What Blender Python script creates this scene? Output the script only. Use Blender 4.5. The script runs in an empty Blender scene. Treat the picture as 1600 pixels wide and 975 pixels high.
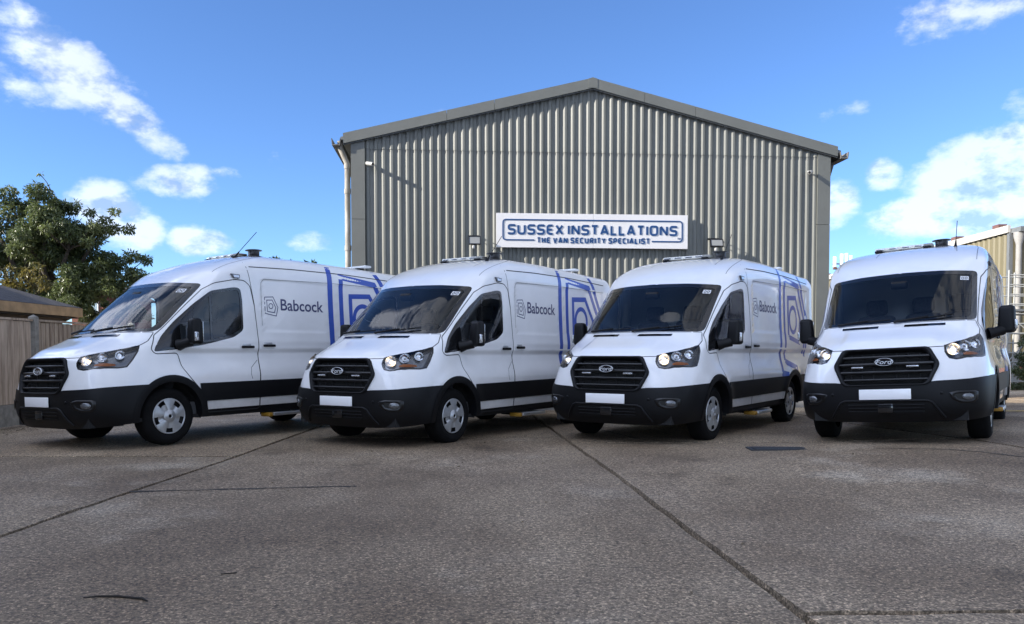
import bpy, bmesh, math, random
import numpy as np
from mathutils import Vector, Matrix
random.seed(7); rng = np.random.default_rng(7)
SC = bpy.context.scene; COL = SC.collection
R = math.radians
# ------------------------------------------------------------------ camera
FPX, CAMH, PITCH, CY = 1259.07, 1.1168, -0.0376, 598.0
cd = bpy.data.cameras.new('camera'); cam = bpy.data.objects.new('camera', cd); COL.objects.link(cam)
cd.sensor_width = 36; cd.lens = FPX / 1600 * 36; cd.shift_y = (CY - 487.5) / 1600
cd.clip_start = 0.05; cd.clip_end = 5000
cam.location = (0, 0, CAMH); cam.rotation_euler = (math.pi / 2 + PITCH, 0, 0)
SC.camera = cam
# ------------------------------------------------------------------ light
SUN_EL = R(23.5); SUN_TRAVEL = R(19)            # light travels mostly along +X, a little away from the camera
sd = Vector((math.cos(SUN_TRAVEL), math.sin(SUN_TRAVEL), -math.tan(SUN_EL))).normalized()
ld = bpy.data.lights.new('sun', 'SUN'); ld.energy = 2.2; ld.angle = R(0.5); ld.color = (1.0, 0.93, 0.82)
sun = bpy.data.objects.new('sun', ld); COL.objects.link(sun)
sun.rotation_euler = sd.to_track_quat('-Z', 'Y').to_euler(); sun.location = (-30, -10, 30)
SC.view_settings.view_transform = 'Standard'; SC.view_settings.look = 'None'
SC.view_settings.exposure = 2.33; SC.view_settings.gamma = 1
SC.cycles.max_bounces = 8; SC.cycles.transparent_max_bounces = 16
W = bpy.data.worlds.new('World'); SC.world = W; W.use_nodes = True
SKY_STRENGTH = 0.1
CLOUD_RGB = (1.62, 1.61, 1.60); SKY_TINT = (.352, .412, .50)

def build_world():
    nt = W.node_tree; N = nt.nodes; L = nt.links
    for n in list(N): N.remove(n)
    out = N.new('ShaderNodeOutputWorld'); bg = N.new('ShaderNodeBackground'); L.new(bg.outputs[0], out.inputs[0])
    sky = N.new('ShaderNodeTexSky'); sky.sky_type = 'NISHITA'; sky.sun_disc = False
    sky.sun_elevation = SUN_EL; s = -sd
    sky.sun_rotation = math.atan2(s.x, s.y); sky.air_density = 0.8; sky.dust_density = 0.05; sky.ozone_density = 4.0
    bg.inputs[1].default_value = SKY_STRENGTH
    tc = N.new('ShaderNodeTexCoord'); sep = N.new('ShaderNodeSeparateXYZ'); L.new(tc.outputs['Generated'], sep.inputs[0])
    def M(op, a, b=None, c=None, clamp=False):
        m = N.new('ShaderNodeMath'); m.operation = op; m.use_clamp = clamp
        for i, v in enumerate((a, b, c)):
            if v is None: continue
            if isinstance(v, (int, float)): m.inputs[i].default_value = v
            else: L.new(v, m.inputs[i])
        return m.outputs[0]
    X, Y, Z = sep.outputs
    az = M('ARCTAN2', X, Y); el = M('ARCSINE', Z)
    nz = N.new('ShaderNodeTexNoise'); nz.inputs['Scale'].default_value = 9; nz.inputs['Detail'].default_value = 9; nz.inputs['Roughness'].default_value = 0.62
    mp = N.new('ShaderNodeMapping'); mp.inputs['Scale'].default_value = (1, 1, 1.7); L.new(tc.outputs['Generated'], mp.inputs[0]); L.new(mp.outputs[0], nz.inputs[0])
    nz2 = N.new('ShaderNodeTexNoise'); nz2.inputs['Scale'].default_value = 28; nz2.inputs['Detail'].default_value = 8; nz2.inputs['Roughness'].default_value = 0.6; L.new(mp.outputs[0], nz2.inputs[0])
    nn = M('ADD', M('MULTIPLY', M('SUBTRACT', nz.outputs['Fac'], .5), 2.6), M('MULTIPLY', M('SUBTRACT', nz2.outputs['Fac'], .5), 1.5))
    # cumulus: (azimuth, elevation, half width, half height, tilt, density)
    def ae(px, py):
        u = (px - 800) / FPX; w = -(py - CY) / FPX
        c, s_ = math.cos(PITCH), math.sin(PITCH); d = Vector((u, c - w * s_, s_ + w * c)).normalized()
        return math.atan2(d.x, d.y), math.asin(d.z)
    cl = [(85, 92, 122, 50, -33, .95), (212, 190, 80, 28, -38, .95), (15, 128, 60, 30, -10, .75), (60, 60, 60, 30, -40, .7), (278, 284, 58, 28, 0, .95), (225, 285, 26, 20, -20, .5), (165, 326, 55, 44, -10, 1.05), (205, 355, 50, 40, -20, .95),
          (310, 377, 50, 22, 0, .9), (485, 380, 50, 19, 0, .75), (1545, 268, 115, 64, 12, 1.35), (1445, 335, 85, 36, 8, 1.25), (1600, 330, 130, 48, 0, 1.1), (1600, 165, 30, 34, 60, .7), (1480, 22, 115, 34, 4, .62), (1560, 10, 90, 28, 10, .6),
          (1308, 318, 38, 40, 0, 1.0), (1380, 276, 30, 30, 30, .95), (1352, 166, 32, 12, 0, .3), (1232, 196, 56, 14, 8, .28), (440, 264, 38, 24, -20, .3), (690, 172, 14, 6, 0, .35), (350, 272, 28, 10, 0, .35), (600, 395, 120, 16, 0, .25), (1500, 385, 160, 22, 0, .5)]
    tot = None
    cmb = N.new('ShaderNodeCombineXYZ'); L.new(az, cmb.inputs[0]); L.new(el, cmb.inputs[1])
    for px, py, rx, ry, tilt, dn in cl:
        a0, e0 = ae(px, py); mp_ = N.new('ShaderNodeMapping'); mp_.vector_type = 'TEXTURE'
        mp_.inputs['Location'].default_value = (a0, e0, 0); mp_.inputs['Rotation'].default_value = (0, 0, R(tilt)); mp_.inputs['Scale'].default_value = (rx / FPX, ry / FPX, 1); L.new(cmb.outputs[0], mp_.inputs[0])
        vl = N.new('ShaderNodeVectorMath'); vl.operation = 'DOT_PRODUCT'; L.new(mp_.outputs[0], vl.inputs[0]); L.new(mp_.outputs[0], vl.inputs[1])
        b = M('MULTIPLY_ADD', vl.outputs['Value'], -dn, 1.25 * dn)
        tot = b if tot is None else M('MAXIMUM', tot, b)
    tot = M('MAXIMUM', tot, -1.5)
    # unseen cloud cover outside the view, thickened to brighten the shaded vans
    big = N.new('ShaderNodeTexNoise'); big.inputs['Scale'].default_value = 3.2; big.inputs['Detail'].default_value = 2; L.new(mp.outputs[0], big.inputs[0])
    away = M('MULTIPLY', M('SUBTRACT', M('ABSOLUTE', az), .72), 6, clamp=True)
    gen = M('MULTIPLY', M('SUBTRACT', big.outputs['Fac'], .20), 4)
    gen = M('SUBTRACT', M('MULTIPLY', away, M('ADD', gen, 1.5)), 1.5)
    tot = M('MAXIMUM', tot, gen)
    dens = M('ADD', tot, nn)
    mr = N.new('ShaderNodeMapRange'); mr.interpolation_type = 'SMOOTHSTEP'; mr.inputs['From Min'].default_value = .28; mr.inputs['From Max'].default_value = 1.15; L.new(dens, mr.inputs['Value'])
    # thick middles of a cloud are greyer than its rim, as a cloud's base is
    core = N.new('ShaderNodeMapRange'); core.interpolation_type = 'SMOOTHSTEP'; core.inputs['From Min'].default_value = .95; core.inputs['From Max'].default_value = 2.3; L.new(dens, core.inputs['Value'])
    mo = N.new('ShaderNodeMapping'); mo.inputs['Location'].default_value = (-.022, 0, .03); L.new(mp.outputs[0], mo.inputs[0])
    nz3 = N.new('ShaderNodeTexNoise'); nz3.inputs['Scale'].default_value = 9; nz3.inputs['Detail'].default_value = 5; nz3.inputs['Roughness'].default_value = 0.6; L.new(mo.outputs[0], nz3.inputs[0])
    lit = M('MULTIPLY', M('SUBTRACT', nz3.outputs['Fac'], nz.outputs['Fac']), 9.0)
    shade = M('ADD', M('MULTIPLY', core.outputs[0], .95), lit, clamp=True)
    ccol = N.new('ShaderNodeMix'); ccol.data_type = 'RGBA'; ccol.inputs[6].default_value = (*CLOUD_RGB, 1); ccol.inputs[7].default_value = (.62, .70, .80, 1)
    L.new(shade, ccol.inputs[0])
    mix = N.new('ShaderNodeMix'); mix.data_type = 'RGBA'
    tint = N.new('ShaderNodeMix'); tint.data_type = 'RGBA'; tint.blend_type = 'MULTIPLY'; tint.inputs[0].default_value = 1; tint.inputs[7].default_value = (*SKY_TINT, 1); L.new(sky.outputs[0], tint.inputs[6])
    L.new(M('MULTIPLY', mr.outputs[0], .93), mix.inputs[0]); L.new(tint.outputs[2], mix.inputs[6]); cad = N.new('ShaderNodeMix'); cad.data_type = 'RGBA'; cad.blend_type = 'ADD'; cad.inputs[0].default_value = .5; L.new(ccol.outputs[2], cad.inputs[6]); L.new(tint.outputs[2], cad.inputs[7]); 
    # clouds towards the sun, brightened to add fill light on the shaded vans
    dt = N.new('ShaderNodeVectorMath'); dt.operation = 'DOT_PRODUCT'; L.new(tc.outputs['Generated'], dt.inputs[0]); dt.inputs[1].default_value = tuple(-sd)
    cloud_boost = N.new('ShaderNodeMapRange'); cloud_boost.interpolation_type = 'SMOOTHSTEP'; cloud_boost.inputs['From Min'].default_value = .2; cloud_boost.inputs['From Max'].default_value = .95; cloud_boost.inputs['To Min'].default_value = 1.0; cloud_boost.inputs['To Max'].default_value = 3.4; L.new(dt.outputs['Value'], cloud_boost.inputs['Value'])
    fm = N.new('ShaderNodeVectorMath'); fm.operation = 'SCALE'; L.new(cad.outputs[2], fm.inputs[0]); L.new(cloud_boost.outputs[0], fm.inputs['Scale']); L.new(fm.outputs[0], mix.inputs[7])
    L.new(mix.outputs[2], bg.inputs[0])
build_world()

# ------------------------------------------------------------------ helpers
def ray(px, py):
    u = (px - 800) / FPX; w = -(py - CY) / FPX; c, s = math.cos(PITCH), math.sin(PITCH)
    return Vector((u, c - w * s, s + w * c))
def gpt(px, py, z=0.0):
    d = ray(px, py); t = (z - CAMH) / d.z; return Vector((d.x * t, d.y * t, z))
def dpt(px, py, depth):
    d = ray(px, py); return Vector((0, 0, CAMH)) + d * (depth / d.y)

MATS = {}
def mat(name, col, rough=.6, metal=0, coat=0, var=0, vscale=8, bump=0, bscale=60, col2=None, emit=None, spec=.5, coords='Object', stretch=None, trans=0, vdet=5, bdist=.01):
    if name in MATS: return MATS[name]
    m = bpy.data.materials.new(name); m.use_nodes = True; nt = m.node_tree; N = nt.nodes; L = nt.links
    p = N['Principled BSDF']; p.inputs['Base Color'].default_value = (*col, 1); p.inputs['Roughness'].default_value = rough
    p.inputs['Metallic'].default_value = metal; p.inputs['Coat Weight'].default_value = coat; p.inputs['Coat Roughness'].default_value = .04; p.inputs['Specular IOR Level'].default_value = spec
    if emit: p.inputs['Emission Color'].default_value = (*emit[:3], 1); p.inputs['Emission Strength'].default_value = emit[3]
    if trans: p.inputs['Transmission Weight'].default_value = trans
    tc = None
    if var or col2 or bump:
        tc = N.new('ShaderNodeTexCoord'); src = tc.outputs[coords]
        if stretch:
            mp = N.new('ShaderNodeMapping'); mp.inputs['Scale'].default_value = stretch; L.new(src, mp.inputs[0]); src = mp.outputs[0]
    if var or col2:
        nz = N.new('ShaderNodeTexNoise'); nz.inputs['Scale'].default_value = vscale; nz.inputs['Detail'].default_value = vdet; nz.inputs['Roughness'].default_value = .6; L.new(src, nz.inputs[0])
        rmp = N.new('ShaderNodeValToRGB'); rmp.color_ramp.elements[0].position = .32; rmp.color_ramp.elements[1].position = .68
        c2 = col2 or tuple(min(1, c * (1 + var)) for c in col); c1 = col if col2 else tuple(c * (1 - var) for c in col)
        rmp.color_ramp.elements[0].color = (*c1, 1); rmp.color_ramp.elements[1].color = (*c2, 1)
        L.new(nz.outputs['Fac'], rmp.inputs[0]); L.new(rmp.outputs[0], p.inputs['Base Color'])
    if bump:
        nb = N.new('ShaderNodeTexNoise'); nb.inputs['Scale'].default_value = bscale; nb.inputs['Detail'].default_value = 4; L.new(src, nb.inputs[0])
        b = N.new('ShaderNodeBump'); b.inputs['Strength'].default_value = bump; b.inputs['Distance'].default_value = bdist; L.new(nb.outputs['Fac'], b.inputs['Height']); L.new(b.outputs[0], p.inputs['Normal'])
    MATS[name] = m; return m

def glass_mat(name, tint, ior=1.5, rough=0.0):
    m = bpy.data.materials.new(name); m.use_nodes = True; nt = m.node_tree; N = nt.nodes; L = nt.links
    N.remove(N['Principled BSDF']); out = N['Material Output']
    t = N.new('ShaderNodeBsdfTransparent'); t.inputs[0].default_value = (*tint, 1)
    g = N.new('ShaderNodeBsdfGlossy'); g.inputs['Roughness'].default_value = rough; g.inputs[0].default_value = (1, 1, 1, 1)
    fr = N.new('ShaderNodeFresnel'); fr.inputs[0].default_value = ior
    mx = N.new('ShaderNodeMixShader'); L.new(fr.outputs[0], mx.inputs[0]); L.new(t.outputs[0], mx.inputs[1]); L.new(g.outputs[0], mx.inputs[2]); L.new(mx.outputs[0], out.inputs[0])
    MATS[name] = m; return m

class MB:
    def __init__(s): s.v = []; s.f = []; s.sm = []
    def add(s, vs, fs, smooth=False):
        o = len(s.v); s.v += [tuple(v) for v in vs]; s.f += [tuple(i + o for i in f) for f in fs]; s.sm += [smooth] * len(fs); return s
    def box(s, a, b, M=None):
        x0, y0, z0 = a; x1, y1, z1 = b
        vs = [(x0, y0, z0), (x1, y0, z0), (x1, y1, z0), (x0, y1, z0), (x0, y0, z1), (x1, y0, z1), (x1, y1, z1), (x0, y1, z1)]
        if M is not None: vs = [tuple(M @ Vector(v)) for v in vs]
        return s.add(vs, [(3, 2, 1, 0), (4, 5, 6, 7), (0, 1, 5, 4), (1, 2, 6, 5), (2, 3, 7, 6), (3, 0, 4, 7)])
    def rbox(s, c, size, r, M=None, seg=3):
        """rounded box through bmesh bevel"""
        bm = bmesh.new(); bmesh.ops.create_cube(bm, size=1)
        for v in bm.verts: v.co = Vector((v.co.x * size[0], v.co.y * size[1], v.co.z * size[2]))
        bmesh.ops.bevel(bm, geom=bm.edges[:], offset=r, segments=seg, profile=.5, affect='EDGES', clamp_overlap=True)
        bm.verts.index_update()
        vs = [Vector(c) + v.co for v in bm.verts]
        if M is not None: vs = [M @ v for v in vs]
        s.add(vs, [[v.index for v in f.verts] for f in bm.faces], True); bm.free(); return s
    def tube(s, pts, r, n=8, caps=True, smooth=True):
        pts = [Vector(p) for p in pts]; rs = r if isinstance(r, (list, tuple)) else [r] * len(pts)
        vs = []; up = None
        for i, p in enumerate(pts):
            d = (pts[min(i + 1, len(pts) - 1)] - pts[max(i - 1, 0)]).normalized()
            if up is None: up = d.orthogonal().normalized()
            up = (up - d * up.dot(d)); up = up.normalized() if up.length > 1e-6 else d.orthogonal().normalized()
            sd_ = d.cross(up)
            for k in range(n):
                a = 2 * math.pi * k / n; vs.append(p + (up * math.cos(a) + sd_ * math.sin(a)) * rs[i])
        fs = [(i * n + k, i * n + (k + 1) % n, (i + 1) * n + (k + 1) % n, (i + 1) * n + k) for i in range(len(pts) - 1) for k in range(n)]
        s.add(vs, fs, smooth)
        if caps: s.add(vs[:n], [tuple(range(n - 1, -1, -1))]); s.add(vs[-n:], [tuple(range(n))])
        return s
    def lathe(s, prof, n=32, M=None, smooth=True, a0=0, a1=2 * math.pi):
        """prof: (radius, height) about +Y axis of M"""
        full = abs(a1 - a0 - 2 * math.pi) < 1e-6; vs = []; k_ = n if full else n + 1
        for r, h in prof:
            for k in range(k_):
                a = a0 + (a1 - a0) * k / n; v = Vector((r * math.cos(a), h, r * math.sin(a))); vs.append(M @ v if M is not None else v)
        fs = []
        for i in range(len(prof) - 1):
            for k in range(n):
                k2 = (k + 1) % k_; fs.append((i * k_ + k, i * k_ + k2, (i + 1) * k_ + k2, (i + 1) * k_ + k))
        return s.add(vs, fs, smooth)
    def prism(s, poly, fn, d0, d1):
        """poly: 2-D points; fn(u, v, d) -> 3-D"""
        n = len(poly); vs = [fn(u, v, d0) for u, v in poly] + [fn(u, v, d1) for u, v in poly]
        fs = [tuple(range(n - 1, -1, -1)), tuple(range(n, 2 * n))] + [(i, (i + 1) % n, n + (i + 1) % n, n + i) for i in range(n)]
        return s.add(vs, fs)
    def ribbon(s, pts, w, fn, d0, d1, closed=False):
        """2-D stroke of width w with mitred joins, extruded from d0 to d1"""
        P = [Vector(p) for p in pts]; n = len(P); Lf = []; Rt = []
        for i in range(n):
            a = P[(i - 1) % n] if (closed or i > 0) else None; b = P[(i + 1) % n] if (closed or i < n - 1) else None
            d1_ = (P[i] - a).normalized() if a is not None else (b - P[i]).normalized(); d2_ = (b - P[i]).normalized() if b is not None else d1_
            n1 = Vector((-d1_.y, d1_.x)); n2 = Vector((-d2_.y, d2_.x)); m = n1 + n2
            m = m / max(.35, m.length_squared / 2) if m.length > 1e-6 else n1
            Lf.append(P[i] + m * w / 2); Rt.append(P[i] - m * w / 2)
        vs = [fn(p.x, p.y, d) for d in (d0, d1) for q in (Lf, Rt) for p in q]
        fs = []; rng_ = range(n if closed else n - 1)
        for i in rng_:
            j = (i + 1) % n
            fs += [(2 * n + i, 3 * n + i, 3 * n + j, 2 * n + j), (i, j, n + j, n + i), (i, 2 * n + i, 2 * n + j, j), (n + i, n + j, 3 * n + j, 3 * n + i)]
        if not closed: fs += [(0, n, 3 * n, 2 * n), (n - 1, 3 * n - 1, 4 * n - 1, 2 * n - 1)]
        return s.add(vs, fs)
    def mesh(s, name):
        me = bpy.data.meshes.new(name); me.from_pydata(s.v, [], s.f); me.polygons.foreach_set('use_smooth', s.sm); me.update(); return me
    def build(s, name, m, parent=None, fixn=True):
        me = s.mesh(name)
        if fixn:
            bm = bmesh.new(); bm.from_mesh(me); bmesh.ops.recalc_face_normals(bm, faces=bm.faces[:]); bm.to_mesh(me); bm.free()
        return ob(name, me, m, parent)
def ob(name, me, m=None, parent=None):
    o = bpy.data.objects.new(name, me); COL.objects.link(o)
    if m is not None and me is not None:
        me.materials.clear()
        for q in (m if isinstance(m, (list, tuple)) else [m]): me.materials.append(q)
    if parent is not None: o.parent = parent
    return o
def tag(o, label, cat=None, group=None, kind=None):
    o['label'] = label
    if cat: o['category'] = cat
    if group: o['group'] = group
    if kind: o['kind'] = kind
    return o
def thing(name, label, cat, loc=(0, 0, 0), rot=(0, 0, 0), group=None):
    o = bpy.data.objects.new(name, None); COL.objects.link(o); o.location = loc; o.rotation_euler = rot; o.empty_display_size = .2
    return tag(o, label, cat, group)
def kids(o): return [c for c in bpy.data.objects if c.parent == o]
def copy_tree(o, parent=None):
    c = o.copy(); COL.objects.link(c); c.parent = parent
    for ch in kids(o): copy_tree(ch, c)
    return c
def smoothstep(a, b, x):
    t = np.clip((x - a) / (b - a), 0, 1); return t * t * (3 - 2 * t)
def text_mesh(txt, size=1.0, shear=0.0, offset=0.0):
    cu = bpy.data.curves.new('lettering', 'FONT'); cu.body = txt; cu.size = size; cu.shear = shear; cu.offset = offset; cu.resolution_u = 4
    o = bpy.data.objects.new('lettering', cu); COL.objects.link(o); dg = bpy.context.evaluated_depsgraph_get()
    me = bpy.data.meshes.new_from_object(o.evaluated_get(dg)); bpy.data.objects.remove(o); bpy.data.curves.remove(cu)
    v = np.array([x.co[:] for x in me.vertices]); f = [tuple(p.vertices) for p in me.polygons]; bpy.data.meshes.remove(me)
    return v, f
def roundcorner(pts, r, n=4, closed=False):
    out = []; P = [Vector(p) for p in pts]; N_ = len(P)
    for i, p in enumerate(P):
        if not closed and i in (0, N_ - 1): out.append(p); continue
        a = P[i - 1] - p; b = P[(i + 1) % N_] - p; q = min(r, a.length * .48, b.length * .48); A = p + a.normalized() * q; B = p + b.normalized() * q
        for k in range(n + 1):
            t = k / n; out.append(A * (1 - t) ** 2 + p * 2 * t * (1 - t) + B * t * t)
    return [tuple(p) for p in out]

# ------------------------------------------------------------------ materials
PAINT = mat('white_van_paint', (.87, .87, .87), .30, coat=1.0, var=.03, vscale=3)
def grime(m):
    nt = m.node_tree; N = nt.nodes; L = nt.links; p = N['Principled BSDF']; src = p.inputs['Base Color'].links[0].from_socket
    tc = N.new('ShaderNodeTexCoord'); sp = N.new('ShaderNodeSeparateXYZ'); L.new(tc.outputs['Object'], sp.inputs[0])
    mr = N.new('ShaderNodeMapRange'); mr.interpolation_type = 'SMOOTHSTEP'; mr.inputs['From Min'].default_value = .95; mr.inputs['From Max'].default_value = .35; mr.inputs['To Max'].default_value = .75; L.new(sp.outputs[2], mr.inputs['Value'])
    nz = N.new('ShaderNodeTexNoise'); nz.inputs['Scale'].default_value = 5; nz.inputs['Detail'].default_value = 8; nz.inputs['Roughness'].default_value = .7; L.new(tc.outputs['Object'], nz.inputs[0])
    mu = N.new('ShaderNodeMath'); mu.operation = 'MULTIPLY'; L.new(mr.outputs[0], mu.inputs[0]); L.new(nz.outputs['Fac'], mu.inputs[1])
    mx = N.new('ShaderNodeMix'); mx.data_type = 'RGBA'; mx.inputs[7].default_value = (.36, .33, .29, 1); L.new(mu.outputs[0], mx.inputs[0]); L.new(src, mx.inputs[6]); L.new(mx.outputs[2], p.inputs['Base Color'])
grime(PAINT)
BLACKP = mat('black_plastic', (.0045, .0048, .006), .5, bump=.12, bscale=400, bdist=.001, spec=.25)
GLOSSBLK = mat('gloss_black', (.008, .008, .009), .12, coat=.5)
GAP = mat('panel_gap_shadow', (.025, .026, .028), .8)
RUBBER = mat('tyre_rubber', (.005, .005, .0055), .85, spec=.2, var=.25, vscale=14, bump=.2, bscale=120, bdist=.002)
SILVER = mat('wheel_trim_silver', (.48, .49, .5), .34, metal=.55, var=.08, vscale=20)
CHROME = mat('chrome', (.85, .86, .88), .16, metal=1, bump=.5, bscale=60, bdist=.004)
AMBER = mat('amber_lens', (.45, .13, .025), .2, coat=.6)
BULB = mat('lamp_bulb', (1, .9, .7), .3, emit=(1.0, .70, .38, .7))
LED = mat('led_strip', (.55, .56, .58), .18, metal=.75, coat=.5)
BLUE = mat('blue_vinyl', (.008, .07, .45), .35, coat=.5)
GREYV = mat('dark_vinyl', (.035, .04, .13), .35, coat=.4)
DARKI = mat('interior_grey', (.10, .103, .11), .75, var=.15, vscale=6)
SEATM = mat('seat_fabric', (.05, .052, .06), .9, var=.2, vscale=40)
LINER = mat('headlining_grey', (.6, .6, .59), .85)
WHITEP = mat('number_plate_white', (.93, .93, .93), .3, coat=.3)
CREAM = mat('light_bar_cream', (.72, .69, .6), .35, coat=.4, var=.06, vscale=12)
ALU = mat('aluminium', (.62, .63, .64), .35, metal=.8, var=.06, vscale=15)
YEL = mat('yellow_cap', (.36, .19, .02), .5)
CLEAR = glass_mat('clear_lens', (.93, .94, .95), 1.45)
WSGLASS = glass_mat('windscreen_glass', (.90, .94, .95), 1.46)
SIDEGLASS = glass_mat('side_window_glass', (.78, .82, .81), 1.55)

# ------------------------------------------------------------------ ground height: the yard rises a little to the right
def gz(x, y):
    x = np.asarray(x, float); y = np.asarray(y, float)
    u = x * .83 - y * .556
    a = np.interp(u, [-12, -7.2, -4.5, -2.5, -.6, 1.2, 3], [-.03, -.03, -.006, .027, .121, .16, .165])
    return a * smoothstep(5.2, 8.6, y) * (1 - smoothstep(16, 24, y) * .5)

# ================================================================== the van
# surface control net: rows go from the bumper lip up and over the bonnet, windscreen and roof; columns from the nose round the side to the tail
def side_row(F, yside, zside, zrear=None, rearx=-4.50):
    x0, y0, z0 = F; out = []
    for fr in (.10, .27, .52, .77):
        x = x0 + (-4.36 - x0) * fr; k = min(1, fr / .18); k = k * k * (3 - 2 * k)
        z = z0 + (zside - z0) * k; z = z + ((zrear if zrear is not None else zside) - zside) * max(0, (fr - .27) / .73)
        out.append((x, y0 + (yside - y0) * k, z))
    zr = zrear if zrear is not None else zside
    out += [(-4.38, yside - .012, zr), (rearx, yside - .11, zr), (rearx - .015, 0, zr)]
    return out
ROWS = []
def row(front, yside, zside, zrear=None): ROWS.append(list(front) + side_row(front[-1], yside, zside, zrear))
row([(.96, 0, .25), (.955, .35, .25), (.91, .62, .255), (.82, .80, .265), (.66, .915, .28), (.42, .975, .30)], .985, .33)
row([(1.05, 0, .40), (1.045, .35, .40), (1.005, .62, .40), (.915, .81, .41), (.75, .945, .42), (.44, 1.0, .43)], 1.0, .44)
row([(1.075, 0, .62), (1.065, .35, .62), (1.02, .62, .62), (.925, .82, .625), (.76, .955, .63), (.42, 1.012, .63)], 1.012, .63)
row([(1.055, 0, .80), (1.043, .35, .80), (.985, .62, .80), (.875, .82, .80), (.69, .945, .80), (.40, 1.008, .80)], 1.015, .80)
row([(1.03, 0, .98), (1.013, .35, .98), (.93, .62, .97), (.805, .81, .965), (.61, .925, .96), (.37, .985, .96)], 1.008, .96)
row([(.965, 0, 1.10), (.945, .35, 1.098), (.84, .62, 1.09), (.70, .795, 1.085), (.51, .905, 1.085), (.30, .96, 1.09)], .990, 1.09)
row([(.76, 0, 1.205), (.742, .35, 1.204), (.65, .60, 1.195), (.52, .775, 1.19), (.365, .885, 1.20), (.19, .943, 1.195)], .978, 1.21)
row([(.415, 0, 1.365), (.40, .35, 1.365), (.325, .60, 1.365), (.215, .765, 1.37), (.07, .865, 1.375), (-.07, .925, 1.365)], .975, 1.38)
row([(.045, 0, 1.70), (.03, .35, 1.70), (-.045, .60, 1.695), (-.15, .757, 1.69), (-.285, .864, 1.69), (-.42, .927, 1.685)], .962, 1.70)
row([(-.37, 0, 2.05), (-.385, .35, 2.045), (-.45, .60, 2.035), (-.545, .768, 2.02), (-.65, .876, 2.018), (-.75, .932, 2.012)], .955, 2.03)
row([(-.70, 0, 2.255), (-.71, .35, 2.25), (-.745, .60, 2.24), (-.795, .765, 2.228), (-.855, .872, 2.210), (-.94, .926, 2.185)], .948, 2.23, 2.23)
row([(-1.13, 0, 2.415), (-1.14, .33, 2.41), (-1.165, .57, 2.40), (-1.195, .725, 2.388), (-1.24, .838, 2.366), (-1.31, .895, 2.338)], .910, 2.372, 2.33)
row([(-1.62, 0, 2.505), (-1.63, .28, 2.502), (-1.645, .46, 2.498), (-1.67, .58, 2.49), (-1.71, .67, 2.482), (-1.77, .71, 2.474)], .72, 2.475, 2.43)
row([(-2.1, 0, 2.535), (-2.12, 0, 2.535), (-2.14, 0, 2.535), (-2.17, 0, 2.535), (-2.2, 0, 2.535), (-2.24, 0, 2.535)], 0, 2.535, 2.47)
ROWS[-1][-2] = (-4.49, 0, 2.47); ROWS[-1][-3] = (-4.4, 0, 2.47)
PN = np.array(ROWS)                      # 14 x 13 x 3
NT, NS = PN.shape[0] - 1, PN.shape[1] - 1
def spline_W(n):
    A = np.eye(n) * 4; A[0] = 0; A[-1] = 0; A[0, 0] = 1; A[-1, -1] = 1
    for i in range(1, n - 1): A[i, i - 1] = A[i, i + 1] = 1
    B = np.zeros((n, n))
    for i in range(1, n - 1): B[i, i - 1], B[i, i], B[i, i + 1] = 6, -12, 6
    return np.linalg.solve(A, B)
M2T, M2S = spline_W(NT + 1), spline_W(NS + 1)
def basis(u, n, M2):
    u = np.clip(np.asarray(u, float), 0, n - 1e-9); i = u.astype(int); f = u - i; N_ = len(u); Wt = np.zeros((N_, n + 1)); ar = np.arange(N_)
    Wt[ar, i] += 1 - f; Wt[ar, i + 1] += f
    a = ((1 - f) ** 3 - (1 - f)) / 6; b = (f ** 3 - f) / 6
    return Wt + a[:, None] * M2[i] + b[:, None] * M2[i + 1]
def S0(s, t):
    bs = basis(s, NS, M2S); bt = basis(t, NT, M2T)
    return np.einsum('ni,ijk,nj->nk', bt, PN, bs)
def sideD(P, s):
    """pressed relief of the sides: arch flares, waist hollow, load panels"""
    x, z = P[:, 0], P[:, 2]; w = smoothstep(3.6, 5.2, s) * (1 - smoothstep(10.2, 11, s)); d = np.zeros(len(x))
    for cx in (0, -3.3):
        r = np.hypot(x - cx, z - .345); d += .020 * np.exp(-((r - .49) / .10) ** 2) * (z > .2)
    back = smoothstep(.25, -.35, -x * 0 + x * 1.0) if False else 1 - smoothstep(-.35, .2, x)
    d -= .034 * (1 - smoothstep(1.10, 1.19, z)) * smoothstep(.80, 1.04, z) * back
    d += .006 * np.exp(-((z - 1.27) / .05) ** 2) * back
    def panel(x0, x1, z0, z1, dep, e=.025):
        return -dep * smoothstep(x0 - e, x0, x) * (1 - smoothstep(x1, x1 + e, x)) * smoothstep(z0 - e, z0, z) * (1 - smoothstep(z1, z1 + e, z))
    d += panel(-2.66, -1.48, 1.42, 2.11, .010) + panel(-4.18, -2.86, 1.42, 2.13, .010)
    return d * w
def S(s, t, off=0.0):
    s = np.atleast_1d(np.asarray(s, float)); t = np.atleast_1d(np.asarray(t, float)); s, t = np.broadcast_arrays(s, t)
    P = S0(s, t); P = P.copy(); P[:, 1] += sideD(P, s)
    P[:, 2] += .016 * (1 - smoothstep(.44, .53, P[:, 1])) * smoothstep(5.15, 5.7, t) * (1 - smoothstep(6.75, 7.05, t)) * (s < 4)
    if np.any(off): P = P + SN(s, t) * (off if np.isscalar(off) else np.asarray(off)[:, None])
    return P
def SN(s, t):
    s = np.atleast_1d(np.asarray(s, float)); t = np.atleast_1d(np.asarray(t, float)); s, t = np.broadcast_arrays(s, t); e = .02
    a = S(np.minimum(s + e, NS), t) - S(np.maximum(s - e, 0), t); b = S(s, np.minimum(t + e, NT)) - S(s, np.maximum(t - e, 0))
    n = np.cross(a, b); l = np.linalg.norm(n, axis=1, keepdims=True); return n / np.maximum(l, 1e-9)
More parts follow.
